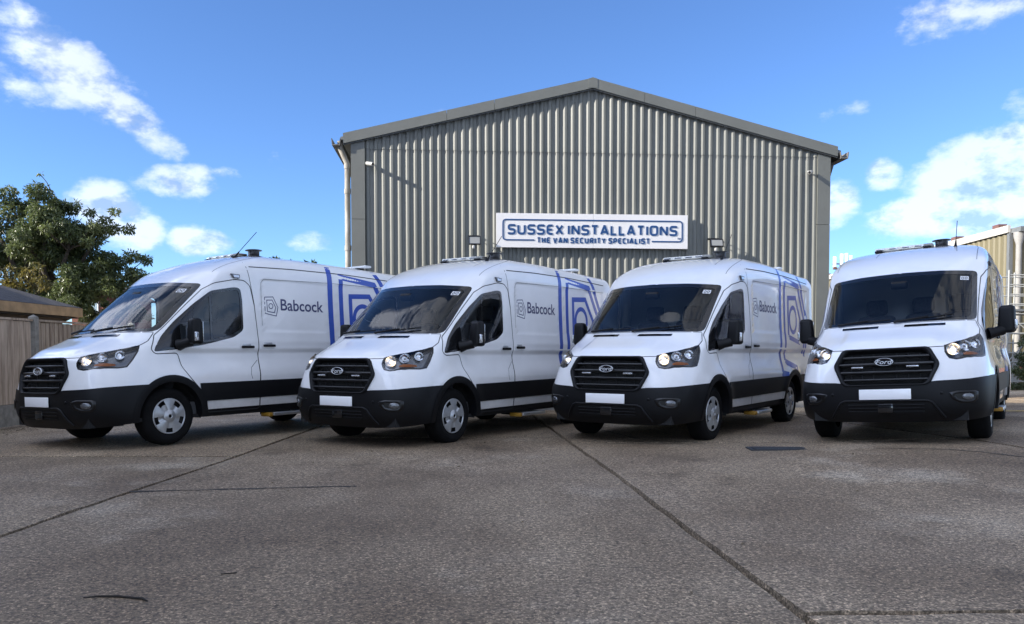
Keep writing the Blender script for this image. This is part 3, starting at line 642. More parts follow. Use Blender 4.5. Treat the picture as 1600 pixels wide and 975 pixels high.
def build_front(root):
    bp = ob('front_bumper', skin(('bumper',), off=.010), BLACKP, root)
    # lower intake: dark recess with two bars, framed
    m = MB(); prof = [(-.44, .475), (.44, .475), (.40, .345), (-.40, .345)]
    fr = dens(prof, .06); q = front_pts(fr, .013); ins = front_pts([(y * .97, .41 + (z - .41) * .88) for y, z in fr], .013); n = len(fr)
    yy = np.linspace(-.41, .41, 15); a = front_pts([(y, .468) for y in yy], .0125); b = front_pts([(y * .94, .352) for y in yy], .0125)
    it = MB().add([tuple(v) for v in np.concatenate([a, b])], [(i, i + 1, 16 + i, 15 + i) for i in range(14)]).build('lower_intake', mat('intake_black', (.004, .004, .004), .9), bp, False)
    for z in (.375, .41, .445):
        pp = [front_pt(y, z, .016) for y in np.linspace(-.39, .39, 9)]; MB().tube(pp, .006, 6).build('intake_bar', BLACKP, bp)
    pc = front_pt(0, .41, .016); MB().rbox(pc, (.02, .16, .10), .006).build('radar_cover', GLOSSBLK, bp)
    lip = [front_pt(y, z, .012) for y, z in dens([(-.58, .30), (-.47, .47), (-.42, .49), (.42, .49), (.47, .47), (.58, .30)], .06, False)]
    MB().tube(lip, .016, 6).build('bumper_ridge', BLACKP, bp)
    for sg in (1, -1):
        # fog lamp pod
        c3 = [(.62, .565), (.70, .585), (.86, .585), (.89, .57), (.885, .49), (.85, .455), (.74, .455), (.66, .49)]
        o_ = dens(c3, .04); n = len(o_); cy, cz = .775, .52
        p3 = lambda L_, off: front_pts([(y * sg, z) for y, z in L_], off)
        A = p3(o_, .012); Bv = p3([(cy + (y - cy) * .86, cz + (z - cz) * .82) for y, z in o_], .026); Cv = p3([(cy + (y - cy) * .62, cz + (z - cz) * .60) for y, z in o_], .014)
        m = MB().add([tuple(v) for v in np.concatenate([A, Bv, Cv])], [(r * n + i, r * n + (i + 1) % n, (r + 1) * n + (i + 1) % n, (r + 1) * n + i) for r in range(2) for i in range(n)], True)
        m.add([tuple(v) for v in Cv], [tuple(range(n))]); pod = m.build('fog_lamp', mat('fog_bezel', (.004, .004, .005), .28), root, False)
        q = inv_front([(.80, .52)])[0]; c = S(q[0], q[1], .012)[0]; nr = SN(q[0], q[1])[0]; c[1] *= sg; nr[1] *= sg
        Mx = Matrix.Translation(c) @ Vector((0, 1, 0)).rotation_difference(Vector(nr)).to_matrix().to_4x4() @ Matrix.Scale(1.6, 4, (1, 0, 0) if True else (0, 0, 1))
        MB().lathe([(.040, 0), (.038, .008), (.026, .014), (.010, .017), (.001, .0175)], 20, Mx).build('fog_lens', mat('fog_lens_glass', (.16, .165, .175), .12, metal=.6, coat=.6, bump=.6, bscale=120, bdist=.004), pod, False)
        pr = front_pt(.56 * sg, .565, .012); MB().lathe([(.018, 0), (.016, .004), (.001, .005)], 12, Matrix.Translation(pr) @ Matrix.Rotation(R(-90), 4, 'Z')).build('parking_sensor', BLACKP, bp, False)
    # grille
    gp = rdens([(-.53, .86), (-.455, .688), (-.41, .660), (.41, .660), (.455, .688), (.535, .86), (.535, .90), (.455, 1.047), (.415, 1.068), (-.415, 1.068), (-.455, 1.047), (-.535, .90)], .02, .06)
    n = len(gp); cz = .865
    rings = [(1.015, -.004), (1.012, .020), (.965, .026), (.925, .010), (.915, -.05)]
    V_ = []
    for k, off in rings: V_.append(front_pts([(y * k if abs(y) < .53 else y * k, cz + (z - cz) * k) for y, z in gp], off))
    fr = MB().add([tuple(v) for v in np.concatenate(V_)], [(r * n + i, r * n + (i + 1) % n, (r + 1) * n + (i + 1) % n, (r + 1) * n + i) for r in range(4) for i in range(n)], True).build('grille', BLACKP, root, False)
    bk = front_pts([(y * .97, cz + (z - cz) * .97) for y, z in gp], -.06)
    MB().add([tuple(v) for v in bk] + [(bk[:, 0].max() , 0, cz)], [(i, (i + 1) % n, n) for i in range(n)]).build('grille_back', mat('grille_black', (.005, .005, .005), .9), fr, False)
    def hw(z): return float(np.interp(z, [.69, .86, .90, 1.04], [.43, .505, .505, .43]))
    for z, th in ((.985, .030), (.905, .034), (.815, .030), (.728, .026)):
        w = hw(z) * .985; yy = np.linspace(-w, w, 17)
        P1 = front_pts([(y, z + th * .5) for y in yy], -.018); P2 = front_pts([(y, z + th * .15) for y in yy], .006); P3 = front_pts([(y, z - th * .5) for y in yy], -.004); P4 = front_pts([(y, z - th * .5) for y in yy], -.045)
        MB().add([tuple(v) for v in np.concatenate([P1, P2, P3, P4])], [(r * 17 + i, r * 17 + i + 1, (r + 1) * 17 + i + 1, (r + 1) * 17 + i) for r in range(3) for i in range(16)], True).build('slat', mat('grille_slat', (.016, .0165, .018), .32), fr, False)
    for y in (-.36, -.24, -.12, .12, .24, .36):
        MB().tube([front_pt(y, .70, -.035), front_pt(y, .87, -.035), front_pt(y, 1.03, -.035)], .006, 5).build('upright', BLACKP, fr)
    for sg in (1, -1):
        c = front_pt(.285 * sg, .868, .004); MB().rbox(c, (.022, .125, .020), .005, None).build('led_lamp', LED, fr)
    # badge
    c = front_pt(0, .925, .008)
    Mx = Matrix.Translation(c) @ Matrix.Rotation(R(-90), 4, 'Z') @ Matrix.Rotation(R(0), 4, 'X')
    def ell(prof, a, b, name, mt, par):
        vs = []; k_ = 36
        for r, h in prof:
            for k in range(k_): t = 2 * math.pi * k / k_; vs.append((c.x + h, a * r * math.cos(t), c.z + b * r * math.sin(t)))
        return MB().add(vs, [(i * k_ + k, i * k_ + (k + 1) % k_, (i + 1) * k_ + (k + 1) % k_, (i + 1) * k_ + k) for i in range(len(prof) - 1) for k in range(k_)], True).build(name, mt, par, False)
    bd = ell([(1.12, 0), (1.12, .012), (1.0, .02), (.9, .018), (.001, .021)], .092, .042, 'badge', mat('badge_navy', (.006, .008, .016), .15, coat=.6), root)
    ell([(1.04, .018), (1.02, .026), (.97, .026), (.95, .018)], .092, .042, 'badge_rim', mat('badge_rim_white', (.78, .8, .82), .25), bd)
    v, f = text_mesh('Ford', .070, .30, 0); v[:, 0] -= (v[:, 0].min() + v[:, 0].max()) / 2; v[:, 1] -= (v[:, 1].min() + v[:, 1].max()) / 2
    v[:, 0] *= 1.22
    # viewed from ahead, +y of the van is to the right
    MB().add([(c.x + .0235, p[0], c.z + p[1]) for p in v], f).build('badge_lettering', MATS['badge_rim_white'], bd, False)
    # plate
    pp = front_pt(0, .562, .014); MB().rbox((pp.x + .006, 0, .562), (.010, .535, .116), .003, None, 2).build('number_plate', WHITEP, root)

def build_wheel(root, cx, sg):
    k = Matrix.Translation((cx, 0, WZ)) ; yo = .955 * sg; yi = .73 * sg
    prof = [(.215, yo - .012 * sg), (.235, yo + .002 * sg), (.275, yo + .012 * sg), (.315, yo + .008 * sg), (.338, yo - .012 * sg), (.350, yo - .035 * sg), (.3525, (yo + yi) / 2), (.350, yi + .03 * sg), (.33, yi + .005 * sg), (.22, yi)]
    n = 40
    wh = MB().lathe([(r, h) for r, h in prof], n, k).build('wheel', RUBBER, root, False)
    ri = MB().lathe([(.30, yo + .0118 * sg), (.296, yo + .0145 * sg), (.285, yo + .0145 * sg), (.281, yo + .0135 * sg)], n, k); ri.build('tyre_rib', RUBBER, wh, False)
    # dark steel wheel behind the trim, then the trim with six windows
    MB().lathe([(.218, yo - .01 * sg), (.20, yo - .04 * sg), (.001, yo - .045 * sg)], 32, k).build('steel_wheel', mat('wheel_dark', (.015, .015, .016), .6, metal=.5), wh, False)
    tr = MB(); tr.lathe([(.221, yo - .004 * sg), (.217, yo + .006 * sg), (.206, yo + .004 * sg), (.203, yo - .006 * sg)], 36, k)
    tro = tr.build('wheel_trim', SILVER, wh, False)
    for q in range(5):
        a0 = 2 * math.pi * q / 5 + .35
        # broad petal reaching the rim, and the dished web between two petals with its window
        for kind, b0, b1, rmax, dh in (('petal', -.40, .40, .207, .0), ('web', .40, 2 * math.pi / 5 - .40, .150, -.014)):
            vs, fs = [], []; NA, NR = 7, 6
            for i in range(NR + 1):
                r = .072 + (rmax - .072) * i / NR
                for j in range(NA + 1):
                    t = j / NA; w_ = b0 + (b1 - b0) * t
                    if kind == 'petal': w_ = w_ * (.78 + .22 * (r - .072) / .135)
                    else:
                        full = (b1 - b0); mid = (b0 + b1) / 2; w_ = mid + (w_ - mid) * (1 + .5 * (1 - (r - .072) / .135))
                    hgt = yo + sg * (.012 - .010 * (r / .207) ** 2 + dh * math.sin(math.pi * t) ** .5 * (1 if kind == 'web' else 0) + (.004 * math.sin(math.pi * t) if kind == 'petal' else -.002))
                    vs.append(k @ Vector((r * math.cos(a0 + w_), hgt, r * math.sin(a0 + w_))))
            fs = [(i * (NA + 1) + j, i * (NA + 1) + j + 1, (i + 1) * (NA + 1) + j + 1, (i + 1) * (NA + 1) + j) for i in range(NR) for j in range(NA)]
            MB().add(vs, fs, True).build('trim_' + kind, SILVER, tro, False) if False else tr_parts(wh, tro, vs, fs, kind)
    MB().lathe([(.082, yo + .008 * sg), (.076, yo + .016 * sg), (.036, yo + .018 * sg), (.032, yo + .024 * sg), (.024, yo + .024 * sg), (.021, yo + .016 * sg)], 28, k).build('hub', SILVER, wh, False)
    MB().lathe([(.022, yo + .017 * sg), (.001, yo + .018 * sg)], 20, k).build('hub_cap', GLOSSBLK, wh, False)
    return wh
_TRIM = {}
def tr_parts(wh, tro, vs, fs, kind):
    return MB().add(vs, fs, True).build('trim_' + kind, SILVER, wh, False)

def livery(body, sg):
    """blue pentagon outlines wrapped over the rear half, emblem and name ahead of them"""
    def rib(pts, w, closed=False):
        m = MB(); decal_ribbon(m, pts, w, sg, closed); m.build('livery_stripe', BLUE, body, False)
    rib([(-2.73, 2.40), (-2.73, .80), (-3.0, .765)], 0.098)
    rib([(-2.96, 1.0), (-2.96, 2.262), (-3.70, 2.19), (-4.10, 1.66), (-3.98, 1.1)], 0.086)
    rib([(-2.96, 1.0), (-3.0, .97), (-3.55, .86)], 0.098)
    rib([(-3.72, 2.42), (-4.22, 1.70), (-4.1, 1.05)], 0.086)
    rib([(-3.16, 1.36), (-3.16, 1.98), (-3.58, 2.0), (-3.86, 1.66), (-3.74, 1.28), (-3.16, 1.36)], 0.075)
    rib([(-3.43 + .20 * math.cos(a), 1.64 + .20 * math.sin(a)) for a in np.linspace(0, 2 * math.pi, 33)[:-1]], 0.069, True)
    # small emblem
    if sg > 0: fx = lambda x: x
    else: fx = lambda x: -4.12 - x                 # the other side reads front to back too: mirrored block
    em = MB()
    for pts, w in (([(-1.51, 1.885), (-1.655, 1.895), (-1.735, 1.75), (-1.70, 1.63), (-1.51, 1.66)], .011), ([(-1.545, 1.845), (-1.64, 1.85), (-1.695, 1.75), (-1.67, 1.675), (-1.55, 1.69)], .011)):
        decal_ribbon(em, [(fx(x), z) for x, z in pts], w, sg, True)
    decal_ribbon(em, [(fx(-1.613) + .035 * math.cos(a), 1.765 + .035 * math.sin(a)) for a in np.linspace(0, 2 * math.pi, 17)[:-1]], .011, sg, True, step=.02)
    em.build('emblem', GREYV, body, False)
    v, f = text_mesh('Babcock', .20, 0, .0025); v[:, 0] -= v[:, 0].min(); sc = .80 / v[:, 0].max()
    v[:, 0] *= sc; v[:, 1] *= sc * .96
    x0 = -1.785 if sg > 0 else -2.32
    pts = [(x0 - p[0] * sg, 1.715 + p[1]) for p in v]
    q = side_pt(pts, .0028, sg); MB().add([tuple(p) for p in q], f).build('lettering', GREYV, body, False)

def build_cabin(root):
    def cond(i):
        c = SP[SF[i]].mean(0); return c[0] > -1.42 and c[2] > 1.0 and c[0] < .42
    li = ob('headlining', skin(('body', 'door'), off=-.045, flip=True, cond=cond), LINER, root)
    MB().box((-1.42, -.90, .45), (-1.38, .90, 2.25)).build('bulkhead', mat('bulkhead_grey', (.34, .35, .36), .8), root)
    MB().box((-1.4, -.88, .34), (.35, .88, .50)).build('cab_floor', DARKI, root)
    d = MB(); yy = np.linspace(-.86, .86, 13)
    prof = [(.34, 1.22), (.22, 1.335), (.02, 1.345), (-.16, 1.31), (-.22, 1.20), (-.20, .95), (-.05, .6)]
    vs = [(x - .10 * (y / .86) ** 2 * (1 if x > 0 else .3), y, z) for x, z in prof for y in yy]; n = len(yy)
    dash = d.add(vs, [(i * n + j, i * n + j + 1, (i + 1) * n + j + 1, (i + 1) * n + j) for i in range(len(prof) - 1) for j in range(n - 1)], True).build('dashboard', DARKI, root, False)
    MB().rbox((-.12, -.42, 1.36), (.16, .34, .08), .03).build('instrument_hood', DARKI, dash)
    MB().rbox((-.15, .02, 1.37), (.03, .30, .17), .012).build('screen', GLOSSBLK, dash)
    # steering wheel on the driver's side (viewer's left)
    Mx = Matrix.Translation((-.42, -.42, 1.30)) @ Matrix.Rotation(R(-62), 4, 'Y')
    ring = [Mx @ Vector((.20 * math.cos(a), .20 * math.sin(a), 0)) for a in np.linspace(0, 2 * math.pi, 29)]
    sw = MB().tube(ring, .016, 7, False).build('steering_wheel', BLACKP, root)
    sp = MB(); sp.rbox((0, 0, -.01), (.12, .16, .04), .015, Mx)
    for a in (0.1, math.pi - .1, 1.5 * math.pi): sp.tube([Mx @ Vector((.05 * math.cos(a), .05 * math.sin(a), 0)), Mx @ Vector((.2 * math.cos(a), .2 * math.sin(a), 0))], .014, 6)
    sp.build('wheel_spokes', BLACKP, sw)
    for y, w in ((-.42, .50), (.16, .46), (.60, .42)):
        seat = MB().rbox((-.80, y, .86), (.52, w, .16), .06).build('seat', SEATM, root)
        MB().rbox((0, 0, 0), (.15, w * .96, .68), .065, Matrix.Translation((-1.10, y, 1.24)) @ Matrix.Rotation(R(-14), 4, 'Y')).build('backrest', SEATM, seat)
        MB().rbox((0, 0, 0), (.10, .27, .22), .05, Matrix.Translation((-1.22, y, 1.69)) @ Matrix.Rotation(R(-10), 4, 'Y')).build('headrest', SEATM, seat)
    pa = MB().box((-.02, .30, 1.352), (.14, .56, 1.362)); pa.build('papers', mat('paper', (.55, .58, .6), .8), root)

def roof_z(x, y):
    q = make_roof(np.array([[x, abs(y)]]))[0]; return S(q[0], q[1])[0][2]
make_roof = make_inv(0, 10.5, 9.3, NT - .02, [0, 1], 260, 200)
def roof_gear(root):
    zc = 2.545; x = -1.72
    br = MB(); br.rbox((x, -.12, zc), (.16, .74, .045), .014); bar = br.build('light_bar', CREAM, root)
    for y in (-.42, -.25, -.08, .08): MB().rbox((x + .081, y, zc), (.008, .11, .024), .003).build('lamp_window', LED, bar)
    MB().rbox((x, .19, zc), (.164, .12, .048), .014).build('bar_end', mat('bar_end_grey', (.30, .29, .26), .5), bar)
    for y in (-.44, .18):
        z0 = roof_z(x, y); MB().rbox((x - .0, y, (z0 + zc - .02) / 2), (.24, .10, max(.03, zc - .02 - z0 + .012)), .012).build('bar_foot', BLACKP, bar)
    MB().tube([(x + .05, -.16, roof_z(x, -.16)), (x + .05, -.16, zc - .01)], .018, 8).build('bar_stay', BLACKP, bar)
    bx, by = -1.84, .34; z0 = roof_z(bx, by) - .004
    bc = MB().lathe([(.130, 0), (.130, .010), (.10, .018), (.080, .022), (.080, .085), (.08, .092), (.118, .096), (.120, .104), (.10, .110), (.001, .112)], 28, Matrix.Translation((bx, by, z0)) @ Matrix.Rotation(R(90), 4, 'X'))
    bc.build('roof_vent', mat('vent_black', (.02, .02, .021), .4, coat=.2), root)
    ax, ay = -1.33, .55; az = roof_z(ax, ay)
    an = MB().tube([(ax, ay, az - .01), (ax - .03, ay, az + .02), (ax - .09, ay, az + .09)], [.028, .016, .009], 8).tube([(ax - .09, ay, az + .09), (ax - .40, ay, az + .40)], .0045, 6); an.build('aerial', BLACKP, root)
    rx = -3.95; zr = roof_z(rx, 0)
    rb = MB().rbox((rx, .05, zr + .05), (.15, 1.1, .035), .012).build('light_bar', mat('rear_bar_white', (.75, .75, .73), .4), root)
    for y in (-.3, .4): MB().rbox((rx, y, zr + .01), (.14, .08, .07), .01).build('bar_foot', BLACKP, rb)
    am = MB().lathe([(.05, 0), (.05, .03), (.042, .055), (.02, .068), (.001, .07)], 18, Matrix.Translation((-3.3, .66, roof_z(-3.3, .66))) @ Matrix.Rotation(R(90), 4, 'X')).build('amber_beacon', AMBER, root)

VANS = [((-5.005, 10.414), .584, .021, -.004, -.030, 'white panel van nearest the wooden fence, leftmost of the four'),
        ((-1.544, 10.686), .575, .002, -.001, -.032, 'white panel van second from the fence, below the left floodlight'),
        ((1.769, 10.759), .615, .001, -.001, -.007, 'white panel van below the right floodlight, showing both near side wheels'),
        ((4.801, 9.906), .588, .050, .010, .074, 'white panel van seen almost head on, rightmost of the four')]
van0 = build_van()
roots = [van0] + [copy_tree(van0) for _ in VANS[1:]]
for i, ((x, y), th, roll, pit, z, lab) in enumerate(VANS):
    o = roots[i]
    c, s = math.cos(th), math.sin(th)
    o.location = (x, y, z); o.rotation_euler = (roll, -pit, math.atan2(-c, -s)); o['label'] = lab
    if i < 3:
        for ch in kids(o):
            if ch.name.startswith('amber_beacon'): bpy.data.objects.remove(ch)

# ================================================================== ground
def concrete_mat():
    m = bpy.data.materials.new('yard_concrete'); m.use_nodes = True; nt = m.node_tree; N = nt.nodes; L = nt.links; p = N['Principled BSDF']
    tc = N.new('ShaderNodeTexCoord'); oi = N.new('ShaderNodeObjectInfo')
    def noise(sc, det=5, rough=.6, stretch=None):
        n = N.new('ShaderNodeTexNoise'); n.inputs['Scale'].default_value = sc; n.inputs['Detail'].default_value = det; n.inputs['Roughness'].default_value = rough
        if stretch:
            mp = N.new('ShaderNodeMapping'); mp.inputs['Scale'].default_value = stretch; L.new(tc.outputs['Object'], mp.inputs[0]); L.new(mp.outputs[0], n.inputs[0])
        else: L.new(tc.outputs['Object'], n.inputs[0])
        return n.outputs['Fac']
    def ramp(fac, stops):
        r = N.new('ShaderNodeValToRGB'); L.new(fac, r.inputs[0]); e = r.color_ramp.elements
        while len(e) < len(stops): e.new(.5)
        for q, (pos, c) in zip(e, stops): q.position = pos; q.color = (*c, 1)
        return r.outputs[0]
    def mixc(a, b, f, mode='MIX'):
        x = N.new('ShaderNodeMix'); x.data_type = 'RGBA'; x.blend_type = mode
        if isinstance(f, float): x.inputs[0].default_value = f
        else: L.new(f, x.inputs[0])
        L.new(a, x.inputs[6]); L.new(b, x.inputs[7]); return x.outputs[2]
    # large brown and grey areas
    base = ramp(noise(.22, 4), [(.35, (.180, .142, .100)), (.52, (.245, .202, .150)), (.66, (.315, .270, .212))])
    damp = ramp(noise(.55, 5, .6, (1, .55, 1)), [(.40, (.62, .58, .55)), (.60, (1.08, 1.08, 1.08))])
    c = mixc(base, damp, .8, 'MULTIPLY')
    # dry pale patches
    dry = N.new('ShaderNodeMapRange'); dry.inputs['From Min'].default_value = .56; dry.inputs['From Max'].default_value = .70; L.new(noise(.45, 6, .65), dry.inputs['Value'])
    pale = N.new('ShaderNodeRGB'); pale.outputs[0].default_value = (.36, .325, .27, 1)
    dm = N.new('ShaderNodeMath'); dm.operation = 'MULTIPLY'; dm.inputs[1].default_value = .8; L.new(dry.outputs[0], dm.inputs[0])
    c = mixc(c, pale.outputs[0], dm.outputs[0])
    # exposed aggregate
    vo = N.new('ShaderNodeTexVoronoi'); vo.inputs['Scale'].default_value = 115; L.new(tc.outputs['Object'], vo.inputs[0])
    ag = N.new('ShaderNodeSeparateColor'); L.new(vo.outputs['Color'], ag.inputs[0])
    agc = ramp(ag.outputs[0], [(.0, (.45, .44, .43)), (.45, (.85, .83, .80)), (.8, (1.15, 1.12, 1.08)), (.97, (2.3, 2.2, 2.1))])
    c = mixc(c, agc, .85, 'MULTIPLY')
    fine = ramp(noise(38, 3, .7), [(.36, (.42, .41, .40)), (.64, (1.85, 1.80, 1.72))])
    c = mixc(c, fine, .75, 'MULTIPLY')
    spots = ramp(noise(3.5, 6, .7), [(.30, (.62, .60, .58)), (.42, (1, 1, 1))]); c = mixc(c, spots, .7, 'MULTIPLY')
    st_ = ramp(oi.outputs['Random'], [(0, (.88, .86, .83)), (1, (1.28, 1.26, 1.22))]); c = mixc(c, st_, 1.0, 'MULTIPLY')
    oil = ramp(noise(.9, 3, .5), [(.25, (.45, .44, .43)), (.36, (1, 1, 1))]); c = mixc(c, oil, .8, 'MULTIPLY')
    L.new(c, p.inputs['Base Color']); p.inputs['Specular IOR Level'].default_value = .35
    rr = N.new('ShaderNodeMapRange'); rr.inputs['To Min'].default_value = .62; rr.inputs['To Max'].default_value = .9; L.new(noise(.6, 4), rr.inputs['Value']); L.new(rr.outputs[0], p.inputs['Roughness'])
    b = N.new('ShaderNodeBump'); b.inputs['Strength'].default_value = .55; b.inputs['Distance'].default_value = .006
    hm = N.new('ShaderNodeMath'); hm.operation = 'ADD'; L.new(vo.outputs['Distance'], hm.inputs[0]); L.new(noise(45, 4), hm.inputs[1]); L.new(hm.outputs[0], b.inputs['Height']); L.new(b.outputs[0], p.inputs['Normal'])
    return m
CONC = concrete_mat()
JOINT = mat('joint_dirt', (.035, .032, .028), .95, var=.4, vscale=30)
gm = MB()
gx = np.concatenate([[-900, -200, -60], np.linspace(-30, 45, 26), [90, 300, 900]]); gy = np.concatenate([[-900, -200, -60, -30], np.linspace(-12, 60, 37), [120, 400, 1500]])
gv = [(x, y, float(gz(x, y)) - .085) for y in gy for x in gx]; nx = len(gx)
gm.add(gv, [(j * nx + i, j * nx + i + 1, (j + 1) * nx + i + 1, (j + 1) * nx + i) for j in range(len(gy) - 1) for i in range(nx - 1)], True)
ground = gm.build('ground', mat('yard_subsoil', (.06, .055, .048), .95, var=.3, vscale=1.2), None, False)
tag(ground, 'brown grey concrete yard laid in large cracked slabs', kind='structure')
def xa(y): return -3.20 + .016 * y          # joint left of the middle
def xc(y): return 1.50 - .076 * y           # joint running to lower right
cols = [(lambda y: -15.0, lambda y: -7.55), (lambda y: -7.55, xa), (xa, xc), (xc, lambda y: 5.6 - .03 * y), (lambda y: 5.6 - .03 * y, lambda y: 11.0), (lambda y: 11.0, lambda y: 22.0), (lambda y: 22.0, lambda y: 34.0)]
rows = [[-12, 2, 12, 20, 30], [-12, -2.5, 3.2, 8.9, 14.6, 22, 30], [-12, .4, 10.85, 16.8, 24, 30], [-12, -2.6, 3.5, 9.85, 15.7, 22, 30], [-12, -3, 3.8, 8.1, 15.2, 22, 30], [-12, 4, 10, 16, 22, 30.0], [-12, 4, 16, 30]]
def slab(xl, xr, y0, y1, tilt0, tilt1):
    g = .017; nu = max(4, int((xr((y0 + y1) / 2) - xl((y0 + y1) / 2)) / .22)); nv = max(4, int((y1 - y0) / .22)); vs = []; sd = random.random() * 100
    for j in range(nv + 1):
        for i in range(nu + 1):
            u = i / nu; v = j / nv; a = tilt0 * (u - .5); b = tilt1 * (u - .5); y = (y0 + a) * (1 - v) + (y1 + b) * v
            x = xl(y) + (xr(y) - xl(y)) * u
            def jit(k): return .010 * math.sin(k * 3.1 + sd) + .007 * math.sin(k * 9.7 + sd * 2) + .006 * math.sin(k * 23 + sd)
            e = 0
            if i == 0: x += g + abs(jit(y)); e = 1
            if i == nu: x -= g + abs(jit(y + 5)); e = 1
            if j == 0: y += g + abs(jit(x + 9)); e = 1
            if j == nv: y -= g + abs(jit(x + 2)); e = 1
            vs.append((x, y, float(gz(x, y)) - (.006 if e else 0)))
    w = nu + 1; fs = [(j * w + i, j * w + i + 1, (j + 1) * w + i + 1, (j + 1) * w + i) for j in range(nv) for i in range(nu)]
    m = MB().add(vs, fs, True)
    ring = [i for i in range(w)] + [j * w + nu for j in range(1, nv + 1)] + [nv * w + i for i in range(nu - 1, -1, -1)] + [j * w for j in range(nv - 1, 0, -1)]
    top = [vs[i] for i in ring]; bot = [(x, y, z - .08) for x, y, z in top]; n = len(ring)
    m.add(top + bot, [(i, n + i, n + (i + 1) % n, (i + 1) % n) for i in range(n)])
    m.build('concrete_slab', CONC, ground, False)
for (xl, xr), ys in zip(cols, rows):
    for a, b in zip(ys[:-1], ys[1:]): slab(xl, xr, a, b, .25 if a in (6.55,) else (.15 if a == 3.5 else (-.55 if a == 9.85 else 0)), .25 if b in (6.55,) else (.15 if b == 3.5 else (-.55 if b == 9.85 else 0)))
# hairline crack, twig, drain cover, painted line
def crack(name, pts, w, mt, parent):
    m = MB(); P = []
    for a, b in zip(pts[:-1], pts[1:]):
        for k in range(8): t = k / 8; P.append((a[0] + (b[0] - a[0]) * t + random.uniform(-.012, .012), a[1] + (b[1] - a[1]) * t + random.uniform(-.012, .012)))
    P.append(pts[-1]); A, B = [], []
    for i, p in enumerate(P):
        q = P[min(i + 1, len(P) - 1)]; o_ = P[max(i - 1, 0)]; d = Vector((q[0] - o_[0], q[1] - o_[1])).normalized(); ww = w * (.5 + random.random()) / 2
        z = float(gz(*p)) + .003; A.append((p[0] - d.y * ww, p[1] + d.x * ww, z)); B.append((p[0] + d.y * ww, p[1] - d.x * ww, z))
    n = len(P); m.add(A + B, [(i, i + 1, n + i + 1, n + i) for i in range(n - 1)]); return m.build(name, mt, parent, False)
crack('crack', [gpt(1368, 711)[:2], gpt(1480, 718)[:2], gpt(1600, 732)[:2], gpt(1720, 748)[:2]], .03, JOINT, ground)
crack('crack', [(-3.08, 6.46), (-2.6, 6.53), (-2.1, 6.60), (-1.62, 6.68), (-1.3, 6.70)], .035, JOINT, ground)
crack('crack', [gpt(930, 668)[:2], gpt(1010, 688)[:2], gpt(1110, 694)[:2]], .02, JOINT, ground)
tw = [gpt(*p) + Vector((0, 0, .006)) for p in ((130, 936), (155, 933.5), (185, 933.5), (210, 936), (222, 937), (230, 941))]
tag(MB().tube(tw, [.003, .005, .006, .005, .007, .003], 6).build('twig', mat('twig_bark', (.02, .016, .012), .9)), 'thin dark bent twig lying on the concrete in the foreground', 'twig')
tw = [gpt(*p) + Vector((0, 0, .004)) for p in ((345, 898), (357, 897), (370, 896))]
tag(MB().tube(tw, .003, 5).build('twig', MATS['twig_bark']), 'short straight twig on the concrete behind the bent twig', 'twig')
dg = thing('drain_cover', 'flat black drain cover set in the concrete before the vans', 'drain cover', (3.0, 9.05, float(gz(3.0, 9.05)) + .004), (0, 0, R(-4)))
MB().box((-.33, -.15, -.01), (.33, .15, .006)).build('frame', mat('cast_iron', (.03, .031, .034), .55, bump=.3, bscale=80), dg)
for k in range(5): MB().box((-.29, -.13 + k * .055, .006), (.29, -.10 + k * .055, .012)).build('bar', MATS['cast_iron'], dg)
pl = MB(); a = gpt(1560, 655); pl.box((a.x, a.y - .05, float(gz(a.x + 1, a.y)) + .002), (a.x + 4, a.y + .05, float(gz(a.x + 1, a.y)) + .006)); pl.build('painted_line', mat('worn_yellow_paint', (.45, .30, .06), .8, var=.3, vscale=12), ground)
# leaf litter and grit along the fence foot, and a few leaves on the yard
lv = MB()
for k in range(520):
    if k < 430: x = -7.42 + abs(random.gauss(0, .22)); y = random.uniform(8.5, 17)
    else: x = random.uniform(-7, 7); y = random.uniform(2.6, 14)
    s_ = random.uniform(.008, .022); a = random.random() * 6.3; z = float(gz(x, y)) + .004; c_, n_ = math.cos(a) * s_, math.sin(a) * s_
    lv.add([(x + c_, y + n_, z), (x - n_ * .6, y + c_ * .6, z + random.random() * .012), (x - c_, y - n_, z + .002), (x + n_ * .6, y - c_ * .6, z + random.random() * .012)], [(0, 1, 2, 3)])
tag(lv.build('leaf_litter', mat('dead_leaves', (.07, .05, .03), .9, col2=(.20, .15, .09), vscale=3), None, False), 'small dead leaves and grit scattered along the fence foot', 'leaf litter', kind='stuff')

# ================================================================== the grey clad warehouse
FL, FR = Vector((0, 15.75)), Vector((0, 16.45))
def plane_from(pxl, dl, pxr, dr):
    a = dpt(pxl, 500, dl); b = dpt(pxr, 500, dr); return Vector((a.x, a.y)), Vector((b.x, b.y))
FA, FB = plane_from(553, 15.75, 1290, 16.45)
FU = (FB - FA); FWID = FU.length; FU = FU / FWID; FN = Vector((FU.y, -FU.x))          # outward normal points at the camera
def fpix(px, py):
    """pixel -> (u, z) on the facade plane"""
    d = ray(px, py); den_ = d.x * FN.x + d.y * FN.y; t = (FA.x * FN.x + FA.y * FN.y) / den_; P = Vector((d.x * t, d.y * t)); return (P - FA).dot(FU), CAMH + d.z * t
def fpt(u, z, d=0.0): q = FA + FU * u + FN * d; return (q.x, q.y, z)
CLAD = mat('grey_cladding', (.142, .146, .132), .5, var=.17, vscale=3.0, stretch=(1, 1, .09), spec=.35)
FLASH = mat('grey_flashing', (.115, .119, .108), .48, var=.06, vscale=3)
wh = thing('warehouse', 'grey ribbed metal warehouse with low gable behind the vans', 'warehouse', (0, 0, 0))
apx = fpix(925, 138); el_ = fpix(553, 221); er_ = fpix(1290, 241)
uA, uB, uP = 0.0, FWID, apx[0]
